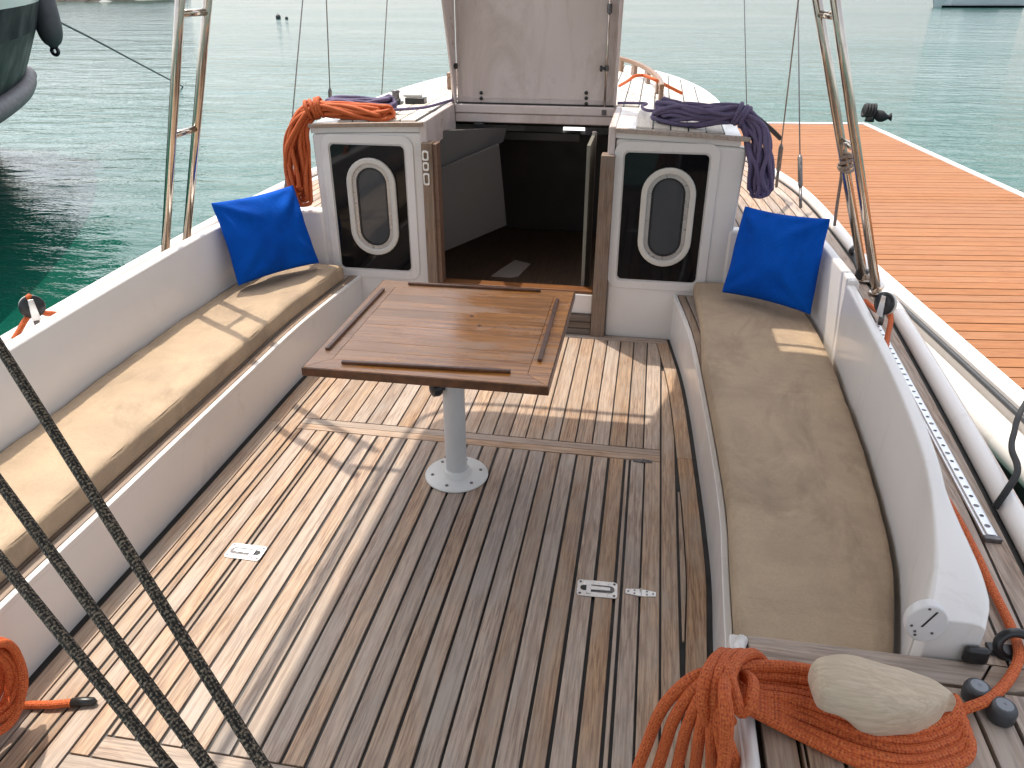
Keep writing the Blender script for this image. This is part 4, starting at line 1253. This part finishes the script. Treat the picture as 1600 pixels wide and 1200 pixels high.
adp = tag(G().box(-2.02, -1.40, -0.5, 0.86, -0.02, AD).build('aft_deck', 'white', bevel=0.01), 'white aft deck block at the port quarter', kind='structure')

# wooden horn cleat
def cleat():
    a = at(1268, 1075, z=AD + 0.075); b = at(1492, 1105, z=AD + 0.045)
    t = thing('horn_cleat', (a + b) / 2 - V(0, 0, 0.06), 'big bleached wooden cleat with cracked top amid the orange rope', 'cleat')
    ax = b - a
    L = ax.length
    ax.normalize()
    sd_ = V(-ax.y, ax.x, 0).normalized()
    n, k = 34, 20
    vs, fs = [], []
    for i in range(n + 1):
        u = i / n
        # half width, top, bottom profile along the horn
        ws = 0.052 * (math.sin(math.pi * min(1, (u * 0.9 + 0.16))) ** 0.6) if u < 1 else 0.006
        if u > 0.86: ws *= max(0.12, math.sqrt(max(0.0, 1 - ((u - 0.86) / 0.14) ** 2)))
        top_ = 0.032 * math.sin(math.pi * (0.25 + 0.6 * u)) + 0.016
        if u > 0.84: top_ *= max(0.15, math.sqrt(max(0, 1 - ((u - 0.84) / 0.162) ** 2)))
        bot = -0.012 - 0.045 * min(1, max(0, (u - 0.12) / 0.3)) 
        if u > 0.84: bot *= max(0.3, math.sqrt(max(0, 1 - ((u - 0.84) / 0.17) ** 2)))
        if u < 0.06: ws *= 0.82 + 3 * u; top_ *= 0.85 + 2.5 * u
        c = a + (b - a) * u
        for j in range(k):
            th = 2 * math.pi * j / k
            cx, sy = math.cos(th), math.sin(th)
            px_ = math.copysign(abs(cx) ** 0.5, cx) * ws
            pz_ = (math.copysign(abs(sy) ** 0.62, sy)) * (top_ if sy > 0 else -bot)
            p = c + sd_ * px_ + V(0, 0, pz_)
            p += V(0.3, 0.6, 1) * (0.011 * noise.noise(p * 12 + V(3, 0, 0)) + 0.003 * noise.noise(p * 38))
            vs.append(p)
    for i in range(n):
        for j in range(k):
            j2 = (j + 1) % k
            fs.append((i * k + j, i * k + j2, (i + 1) * k + j2, (i + 1) * k + j))
    fs.append(tuple(range(k))); fs.append(tuple(n * k + j for j in range(k)))
    G().add(vs, fs).build('horn', 'cleat_wood', t, smooth=True, subsurf=1)
    m_ = a + (b - a) * 0.62
    G().box(m_.x - 0.045, m_.x + 0.045, m_.y - 0.026, m_.y + 0.026, AD, m_.z - 0.02).build('stem', 'cleat_wood', t, bevel=0.01, seg=3)
cleat()
# orange coil made fast on the cleat
oc = thing('rope_coil', at(1150, 1075, z=AD), 'large orange rope coil looped round the wooden cleat, lower right', 'rope coil')
RR = 0.0104
def ostrand(pts, name='strand', r=RR):
    P = [at(p[0], p[1], z=AD + p[2]) for p in pts]
    G().tube(cat_rom(P, 7), r, 10).build(name, 'rope_orange', oc, smooth=True)
for j, (dz) in enumerate((0.020, 0.012, 0.011, 0.011, 0.011)):
    ostrand([(1135, 1068 + 5 * j, 0.045), (1172, 1084 + 6 * j, 0.035), (1255, 1098 + 13 * j + 3 * (j % 2), dz), (1345, 1131 + 15 * j, dz + 0.006 * (j % 2)), (1425, 1142 + 16 * j, dz), (1478 + 6 * j, 1124 + 16 * j, dz), (1494 + 5 * j, 1104 + 14 * j, dz + 0.004), (1490 + 2 * j, 1092 + 10 * j, dz - 0.002)])
for pts in ([(1132, 1052, 0.055), (1165, 1042, 0.05), (1225, 1042, 0.042), (1300, 1055, 0.03), (1380, 1082, 0.012)],
            [(1132, 1058, 0.05), (1170, 1054, 0.035), (1235, 1058, 0.026), (1305, 1070, 0.02), (1390, 1090, 0.011)],
            [(1132, 1064, 0.04), (1172, 1066, 0.024), (1240, 1076, 0.012), (1310, 1092, 0.012), (1390, 1104, 0.011)],
            [(1135, 1070, 0.035), (1172, 1076, 0.030), (1245, 1086, 0.018), (1315, 1108, 0.014), (1400, 1128, 0.013)]):
    ostrand(pts)
for j in range(7):                                       # loops hanging over the edge into the cockpit
    ostrand([(1150, 1056 + 4 * j, 0.05), (1118 + 2 * j, 1050 + 8 * j, 0.06), (1078 + 9 * j, 1062 + 13 * j, 0.05 - 0.003 * j), (1036 + 19 * j, 1105 + 15 * j, -0.03), (1012 + 25 * j, 1160 + 11 * j, -0.12), (988 + 30 * j, 1230 + 8 * j, -0.22), (985 + 30 * j, 1290, -0.30)])
for j, (x0, tl) in enumerate(((1098, 4), (1116, 6), (1134, 10))):   # wraps of the knot
    ostrand([(x0 + 8, 1128, 0.018), (x0 + 2 - tl * .5, 1100, 0.055), (x0 + 4, 1062, 0.085), (x0 + 20, 1030, 0.078), (x0 + 42, 1022, 0.05), (x0 + 58, 1034, 0.03)], 'wrap')
ostrand([(1128, 1020, 0.06), (1138, 1050, 0.088), (1148, 1088, 0.082), (1158, 1112, 0.06), (1172, 1096, 0.075), (1176, 1068, 0.075), (1164, 1056, 0.055)], 'wrap')
ostrand([(1136, 1040, 0.07), (1132, 1080, 0.095), (1136, 1120, 0.08), (1134, 1170, 0.02), (1128, 1220, -0.04), (1126, 1260, -0.08)], 'tail')
# the same line led on through the fairlead and forward along the deck
rope_thing('sheet_line', [at(1484, 1116, z=AD + 0.012), at(1512, 1106, z=AD + 0.02), at(1545, 1092, z=AD + 0.025), at(1576, 1062, z=AD + 0.02), at(1592, 1022, z=AD + 0.016), at(1578, 976, z=AD + 0.014), at(1548, 915, z=AD + 0.012), at(1525, 865, z=AD + 0.012), at(1494, 806, z=AD + 0.010), at(1452, 735, z=AD + 0.010), at(1414, 640, z=AD + 0.010), at(1386, 570, z=AD + 0.012), at(1386, 530, z=AD + 0.03), at(1392, 500, z=AD + 0.06), at(1386, 480, z=AD + 0.09), at(1374, 488, z=AD + 0.04), at(1352, 470, z=AD + 0.015)], 0.0088, 'rope_orange', 'orange line running from the cleat forward along the starboard deck', n=7)
# fairlead ring
fc = at(1583, 1012, z=AD + 0.012)
fl_ = thing('fairlead', fc - V(0, 0, 0.012), 'black plastic fairlead ring holding the orange line on deck', 'fairlead')
ring = [fc + V(0.030 * math.cos(2 * math.pi * i / 20), -0.006 + 0.010 * math.sin(2 * math.pi * i / 20), 0.008 + 0.024 * math.sin(2 * math.pi * i / 20)) for i in range(20)]
G().tube(ring, 0.0085, 10, closed=True).build('ring', 'black', fl_, smooth=True)
G().box(fc.x - 0.04, fc.x + 0.04, fc.y - 0.015, fc.y + 0.015, AD + 0.0005, AD + 0.006).build('base', 'black', fl_, bevel=0.003)
# two rubber deck caps
for (px, py, lab) in ((1522, 1092, 'dark grey round deck cap left of the orange line beside the cleat'), (1561, 1122, 'dark grey round deck cap right of the orange line near the frame edge')):
    c = at(px, py, z=AD)
    t = thing('rubber_bumper', c, lab, 'bumper')
    G().lathe([(0.019, 0.0), (0.021, 0.004), (0.0215, 0.022), (0.019, 0.029), (0.0165, 0.031)], c, 24).build('rim', 'rubber', t, smooth=True, bevel=0.001)
    G().lathe([(0.0135, 0.031), (0.0128, 0.0325), (0.003, 0.0325), (0.002, 0.0315)], c, 20).build('disc', 'cap_grey', t)
# perforated track on the starboard deck
ta, tb = V(0.812, 2.62, DZ + 0.001), V(0.786, 1.44, DZ + 0.001)
ta, tb = at(1368, 505, z=DZ + 0.008), at(1549, 838, z=DZ + 0.008)
tk = thing('genoa_track', (ta + tb) / 2, 'perforated pale metal track screwed along the starboard deck', 'track')
dv = (tb - ta).normalized(); nv = V(-dv.y, dv.x, 0)
G().strip([ta - nv * 0.015, tb - nv * 0.015], [ta + nv * 0.015, tb + nv * 0.015], -0.0075, 0.0).build('rail', 'steel_white', tk, bevel=0.002)
G().strip([ta - nv * 0.009, tb - nv * 0.009], [ta + nv * 0.009, tb + nv * 0.009], 0.0003, 0.005).build('rail_head', 'steel_white', tk, bevel=0.0015)
L_ = (tb - ta).length
k = 0
while 0.03 + k * 0.037 < L_:
    q = ta + dv * (L_ - 0.03 - k * 0.037)
    G().lathe([(0.0048 if k % 2 else 0.0062, 0.0052), (0.0045, 0.0056)], q, 10).build('hole' if k % 2 else 'screw', 'black' if k % 2 else 'steel_dark', tk)
    k += 1
G().box(tb.x - 0.018, tb.x + 0.018, tb.y - 0.014, tb.y - 0.001, DZ + 0.0005, DZ + 0.012).build('end_stop', 'steel_dark', tk, bevel=0.002)

# ---- turning blocks on both decks
def block(c, d, label, flip):
    t = thing('turning_block', c - V(0, 0, 0.05), label, 'pulley block')
    d = Vector(d).normalized()
    G().lathe([(0.030, -0.016), (0.036, -0.013), (0.036, -0.004), (0.030, 0.0)], c, 26, d).build('sheave', 'sheave', t, smooth=True, bevel=0.001)
    G().lathe([(0.036, 0.0005), (0.038, 0.003), (0.036, 0.009), (0.02, 0.012)], c, 26, d).build('cheek', 'black', t, smooth=True)
    s_ = d.cross(V(0, 0, 1)).normalized()
    q = c + d * 0.0125
    G().prism([q + s_ * 0.008 + V(0, 0, 0.026), q - s_ * 0.008 + V(0, 0, 0.026), q - s_ * 0.013 - V(0, 0, 0.045), q + s_ * 0.013 - V(0, 0, 0.045)], d * 0.003).build('strap', 'steel_white', t, bevel=0.002)
    G().tube([c + V(0, 0, -0.036), c + V(0, 0, -0.075)], 0.009, 8).build('shank', 'steel_dark', t, smooth=True)
bl = at(50, 479, X=-1.90)
block(bl, (0.75, -0.65, 0.1), 'white and black pulley block standing on the port deck edge', 1)
rope_thing('sheet_line', [at(22, 530, X=-1.93), at(36, 506, X=-1.92), at(46, 488, X=-1.91), bl + V(-0.0, 0.0, 0.035), at(66, 487, X=-1.90), at(82, 490, X=-1.90), at(96, 494, X=-1.92)], 0.0088, 'rope_orange', 'orange line passing round the pulley block on the port deck')
br = at(1383, 474, X=0.80)
block(br, (-0.8, -0.55, 0.15), 'grey and steel pulley block standing on the starboard deck', -1)
# elbow fittings at the foot of the starboard frame
eb = thing('frame_fitting', at(1350, 440, z=DZ), 'black clamp fitting at the foot of the starboard steel frame', 'fitting')
q = at(1346, 432, z=DZ + 0.02)
G().lathe([(0.024, -0.02), (0.026, 0.0), (0.024, 0.03)], q, 14).build('clamp', 'black', eb, bevel=0.003)
G().tube(cat_rom([q + V(-0.01, 0, 0.02), at(1333, 400, z=DZ + 0.06), at(1330, 392, z=DZ + 0.08), at(1336, 386, z=DZ + 0.09)], 5), 0.011, 8).build('elbow', 'black', eb, smooth=True)

# ---- flush latches and hinges in the floor
def floor_part(c, ang, poly, z0, h):
    ca, sa_ = math.cos(ang), math.sin(ang)
    return [V(c.x + x_ * ca - y_ * sa_, c.y + x_ * sa_ + y_ * ca, z0) for x_, y_ in poly], (0, 0, h)
def rr2(x0, x1, y0, y1, r, n=4):
    return [(p.x, p.z) for p in rrect(x0, x1, y0, y1, r, 0, n)]
def latch(c, ang, label):
    t = thing('flush_latch', c, label, 'latch')
    G().prism(*floor_part(c, ang, rr2(-0.056, 0.056, -0.032, 0.032, 0.011), 0.0008, 0.0022)).build('plate', 'steel_white', t, bevel=0.0008)
    G().prism(*floor_part(c, ang, rr2(-0.047, -0.018, -0.010, 0.010, 0.0098), 0.0031, 0.0004)).build('finger_hole', 'black', t)
    G().prism(*floor_part(c, ang, rr2(-0.034, 0.048, -0.0145, 0.0145, 0.014), 0.0031, 0.0003)).build('recess', 'steel_dark', t)
    G().prism(*floor_part(c, ang, [(-0.03, -0.023), (-0.017, -0.023), (-0.017, -0.0075), (0.036, -0.006), (0.036, 0.006), (-0.017, 0.0075), (-0.017, 0.023), (-0.03, 0.023)], 0.0036, 0.0022)).build('lever', 'steel_white', t, bevel=0.0008)
    for x_, y_ in ((-0.047, -0.023), (-0.047, 0.023), (0.047, -0.023), (0.047, 0.023)):
        G().prism(*floor_part(c, ang, [(x_ + 0.004 * math.cos(i), y_ + 0.004 * math.sin(i)) for i in frange(0, 5.5, 7)], 0.0031, 0.0005)).build('screw', 'steel_dark', t)
latch(at(933, 921, z=0), R_(2), 'steel flush latch in the shaded floor next to the small hinge')
latch(at(384, 863, z=0), R_(180), 'steel flush latch in the sunlit floor near the port bench')
def hinge(c, label, mt, sc=1.0):
    t = thing('floor_hinge', c, label, 'hinge')
    for s in (1, -1):
        lf = G().prism(*floor_part(c, 0, [(s * 0.003 * sc, -0.014 * sc), (s * 0.042 * sc, -0.009 * sc), (s * 0.042 * sc, 0.009 * sc), (s * 0.003 * sc, 0.014 * sc)], 0.0008, 0.002)).build('leaf', mt, t, bevel=0.0006)
        for x_, y_ in ((0.034, 0.0), (0.017, -0.006), (0.017, 0.006)):
            G().prism(*floor_part(c, 0, [(s * x_ * sc + 0.003 * math.cos(i), y_ * sc + 0.003 * math.sin(i)) for i in frange(0, 5.5, 6)], 0.0029, 0.0005)).build('screw', 'steel_dark', lf)
    G().tube([c + V(0, -0.015 * sc, 0.003), c + V(0, 0.015 * sc, 0.003)], 0.0034, 8).build('pin', mt, t, smooth=True)
hinge(at(1001, 927, z=0), 'small bright steel hinge in the floor beside the latch', 'steel_white')
hinge(at(1004, 721, z=0), 'small tarnished hinge at the starboard end of the floor cross strip', 'steel_dark', 0.8)

# ================================================================== PONTOON
PZ = -0.10
pd = V(-0.129, 0.9917, 0); pn = V(0.9917, 0.129, 0)
FR = V(2.62, 10.75, PZ)
PW, PL = 1.86, 12.0
pon = thing('pontoon', FR - pd * PL / 2 - pn * PW / 2, 'floating pontoon with orange timber decking and white edge beams', 'pontoon')
pm_ = 0.105
i = 0
ang = math.atan2(pn.y, pn.x)
base = G().box(-PW / 2, PW / 2, -pm_ / 2 + 0.004, pm_ / 2 - 0.004, -0.028, 0.0)
first = None
while i * pm_ < PL:
    c = FR - pd * (0.08 + (i + 0.5) * pm_) - pn * PW / 2
    if first is None:
        first = base.build('deck_board', 'pontoon_wood', None, bevel=0.003, seg=1, origin=(0, 0, 0))
        o = first
    else:
        o = first.copy()
        COL.objects.link(o)
    o.parent = pon
    o.location = c - ORIG[pon.name] + V(0, 0, random.uniform(-0.0015, 0.0015))
    o.rotation_euler = (0, 0, ang)
    i += 1
def pbox(n0, n1, d0, d1, z0, z1, name, mat, bev=0.0):
    pts = [FR + pn * n0 - pd * d0, FR + pn * n1 - pd * d0, FR + pn * n1 - pd * d1, FR + pn * n0 - pd * d1]
    return G().prism([V(p.x, p.y, z0) for p in pts], (0, 0, z1 - z0)).build(name, mat, pon, bevel=bev)
pbox(0.005, 0.07, 0.0, PL, PZ - 0.2, PZ + 0.012, 'edge_beam', 'white', 0.008)
pbox(-PW - 0.10, -PW - 0.005, 0.0, PL, PZ - 0.2, PZ + 0.012, 'edge_beam', 'white', 0.008)
pbox(-PW - 0.004, 0.004, 0.0, 0.076, PZ - 0.2, PZ + 0.012, 'edge_beam', 'white', 0.008)
pbox(-PW, 0.0, 0.09, PL, PZ - 0.5, PZ - 0.03, 'float', 'caulk')
rb = [FR - pn * (PW + 0.108) - pd * d for d in frange(0, PL, 6)]
G().tube([V(p.x, p.y, PZ - 0.02) for p in rb], 0.014, 8).build('rubber_strip', 'rubber', pon, smooth=True)
rb = [FR - pn * (PW + 0.165) - pd * d for d in frange(2, PL, 6)]
G().tube([V(p.x, p.y, PZ - 0.12) for p in rb], 0.07, 18).build('bumper', 'white', pon, smooth=True)
# mooring fitting on the far corner
mc = at(1362, 190, z=PZ + 0.01)
mb = thing('mooring_cleat', mc, 'black mooring fitting bundled with rope at the far corner of the pontoon', 'mooring fitting')
G().lathe([(0.06, 0.0), (0.055, 0.05), (0.05, 0.1)], mc + V(-0.03, 0, 0), 10).build('post', 'black', mb, smooth=True)
hd = []
for i in range(7):
    u = i / 6
    hd.append(mc + V(-0.12 + 0.34 * u, 0.0, 0.15 - 0.10 * u + 0.02 * math.sin(u * 7)))
G().tube(cat_rom(hd, 3), [0.025 + 0.045 * abs(math.sin(1.0 + j * 0.33)) for j in range(19)], 10).build('bundle', 'rope_black', mb, smooth=True)
for k in range(4):
    rg = [mc + V(-0.11 + 0.035 * k + 0.012 * math.sin(a), 0.085 * math.cos(a), 0.135 + 0.07 * math.sin(a)) for a in frange(0, 5.9, 12)]
    G().tube(rg, 0.018, 7, closed=True).build('rope_turn', 'rope_black', mb, smooth=True)

# ================================================================== NEIGHBOUR BOAT, port side
NY = 10.0
nb_ = thing('motor_yacht', at(-60, 330, Y=NY), 'dark hulled boat with navy topsides whose bow enters at the upper left', 'boat')
rows = [at(64, -22, Y=NY), at(60, -3, Y=NY), at(56, 36, Y=NY), at(44, 88, Y=NY), at(37, 114, Y=NY), at(14, 150, Y=NY), at(-8, 200, Y=NY), at(-40, 300, Y=NY), at(-75, 400, Y=NY)]
def hrow(S, wmax, L=6.2, n=16):
    blunt = wmax / 0.86
    out = []
    for i in range(n + 1):
        s = L * (i / n) ** 1.8
        w_ = wmax * (1 - math.exp(-s / blunt))
        out.append((V(S.x + w_, S.y - s, S.z - 0.01 * s), V(S.x - w_, S.y - s, S.z - 0.01 * s)))
    return out
W_ = [5.2, 5.2, 5.1, 5.0, 4.9, 4.5, 4.1, 3.7, 3.2]
def hskin(i0, i1, name, mat, parent):
    g = G()
    vs, fs = [], []
    n = 16
    rws = [hrow(rows[i], W_[i]) for i in range(i0, i1 + 1)]
    for rw in rws:
        for a, b in rw:
            vs += [a, b]
    m = 2 * (n + 1)
    for r_ in range(len(rws) - 1):
        for i in range(n):
            for s in (0, 1):
                a = r_ * m + i * 2 + s
                fs.append((a, a + 2, a + m + 2, a + m))
    return g.add(vs, fs).build(name, mat, parent, smooth=True)
hskin(0, 1, 'bulwark', 'white', nb_)
hskin(1, 2, 'navy_band', 'navy', nb_)
hskin(2, 8, 'hull', 'teal_hull', nb_)
dk = hrow(rows[0], 5.2)
g = G()
g.add([p for ab in dk for p in ab], [(2 * i, 2 * i + 1, 2 * i + 3, 2 * i + 2) for i in range(16)])
g.build('deck', 'white', nb_)
stk = [a for a, b in hrow(V(rows[4].x, rows[4].y, rows[4].z), 4.9)]
stp = [V(rows[4].x - 0.25, rows[4].y + 0.05, rows[4].z), V(rows[4].x - 0.1, rows[4].y + 0.07, rows[4].z - 0.01), V(rows[4].x + 0.02, rows[4].y + 0.03, rows[4].z - 0.02)] + [p + V(0.03, 0.0, -0.03) for p in stk[1:]]
G().tube(cat_rom(stp, 4), 0.115, 14).build('rubbing_strake', 'strake', nb_, smooth=True)
for sx in (0.35, 1.2, 2.2, 3.4):
    q = V(rows[0].x + 5.2 * (1 - math.exp(-sx * 0.165)) - 0.1, rows[0].y - sx, rows[0].z)
    G().tube([q, q + V(0, 0, 0.55)], 0.012, 8).build('stanchion', 'steel', nb_, smooth=True)
# its fender and mooring line
f0, f1 = at(50, -60, Y=9.7), at(84, 72, Y=9.7)
fd = thing('boat_fender', f1, 'charcoal cylindrical fender with an eye hanging off the dark boat bow', 'fender')
dd = (f1 - f0).normalized(); LL = (f1 - f0).length
G().lathe([(0.04, 0), (0.12, 0.04), (0.152, 0.13), (0.156, LL - 0.27), (0.151, LL - 0.19), (0.138, LL - 0.12), (0.12, LL - 0.07), (0.093, LL - 0.03), (0.06, LL - 0.004), (0.046, LL + 0.02)], f0, 24, dd).build('body', 'fender_grey', fd, smooth=True)
ec = f1 + dd * 0.06
e1 = V(1, 0, -0.3).normalized()
e2 = V(0.3, 0, 1).normalized()
G().tube([ec + e1 * 0.046 * math.cos(a) + e2 * 0.046 * math.sin(a) for a in frange(0, 5.9, 14)], 0.024, 8, closed=True).build('eye', 'black', fd, smooth=True)
G().tube([f0 - dd * 0.02, f0 - dd * 0.3], 0.012, 8).build('lanyard', 'rope_black', fd, smooth=True)
rope_thing('mooring_rope', [at(60, 18, Y=9.9), at(140, 58, Y=11.2), at(215, 98, Y=13.4), at(287, 136, z=WATER_Z - 0.02)], 0.016, 'rope_grey', 'grey mooring rope slanting from the dark boat into the water')
# ---- far things on the water
for (px, py, r, lab) in ((435, 29, 0.16, 'larger dark buoy floating far off at upper left'), (448, 30, 0.10, 'smaller dark buoy floating far off beside the larger one')):
    c = at(px, py, z=WATER_Z)
    t = thing('mooring_buoy', c, lab, 'buoy')
    G().lathe([(r * 0.6, -0.1), (r, r * 0.3), (r * 0.95, r * 0.9), (r * 0.6, r * 1.4), (r * 0.15, r * 1.55)], c, 16).build('float', 'rubber', t, smooth=True)
    G().lathe([(r * 0.12, r * 1.5), (r * 0.12, r * 1.9)], c, 8).build('ring_post', 'steel_dark', t)
fy = at(1455, 11, z=WATER_Z)
fx1 = at(1588, 11, z=WATER_Z)
fbt = thing('far_yacht', (fy + fx1) / 2, 'pale grey boat hull far off at the upper right edge', 'boat')
hl = (fx1 - fy).length
def fpt(u, w_, z):
    d = (fx1 - fy).normalized(); n_2 = V(-d.y, d.x, 0)
    return fy + d * (u * hl) + n_2 * w_ + V(0, 0, z)
vs, fs = [], []
for u, w_ in ((-0.02, 0.05), (0.05, 0.8), (0.15, 1.3), (0.5, 1.6), (0.9, 1.5), (0.985, 1.4)):
    for z, e, ws in ((-0.1, 0.012, 0.8), (0.25, 0.006, 0.9), (1.1, -0.0, 1.0)):
        uu = u + (0.05 * (1 - z / 1.1) if u < 0.1 else 0)
        vs += [fpt(uu, -w_ * ws, z), fpt(uu, w_ * ws, z)]
for i in range(5):
    for r_ in range(2):
        for s in (0, 1):
            a = i * 6 + r_ * 2 + s
            fs.append((a, a + 6, a + 8, a + 2))
    fs.append((i * 6 + 4, i * 6 + 5, i * 6 + 11, i * 6 + 10))
fs.append((30, 32, 33, 31)); fs.append((32, 34, 35, 33))
G().add(vs, fs).build('hull', 'hull_far', fbt)
G().prism([fpt(0.03, -1.45, -0.05), fpt(0.97, -1.62, -0.05), fpt(0.97, -1.62, 0.16), fpt(0.03, -1.45, 0.16)], (0, 0.05, 0)).build('boot_stripe', 'navy', fbt)
G().prism([fpt(0.3, -1.0, 1.1), fpt(0.75, -1.0, 1.1), fpt(0.7, -1.0, 2.2), fpt(0.36, -1.0, 2.2)], (0, 2.0, 0)).build('wheelhouse', 'hull_far', fbt)
# rocky shore far at upper left
g = G()
vs, fs = [], []
A0, A1 = at(-500, 4, z=WATER_Z), at(150, 3, z=WATER_Z)
n = 60
for i in range(n + 1):
    u = i / n
    p = A0 + (A1 - A0) * u
    e = min(1, (1 - u) * 14)
    for k, (dy, z) in enumerate(((0, -0.3), (1.5, 0.5), (4, 1.8), (9, 3.5), (20, 5))):
        vs.append(p + V(1.2 * noise.noise(p * 0.4 + V(k, 0, 0)), dy + 1.0 * noise.noise(p * 0.7), z * e + 0.5 * noise.noise(p * 0.8 + V(0, k, 0)) * (k > 0)))
for i in range(n):
    for k in range(4):
        a = i * 5 + k
        fs.append((a, a + 5, a + 6, a + 1))
tag(g.add(vs, fs).build('shore', 'rock'), 'brown rocky shore far across the water', kind='structure')
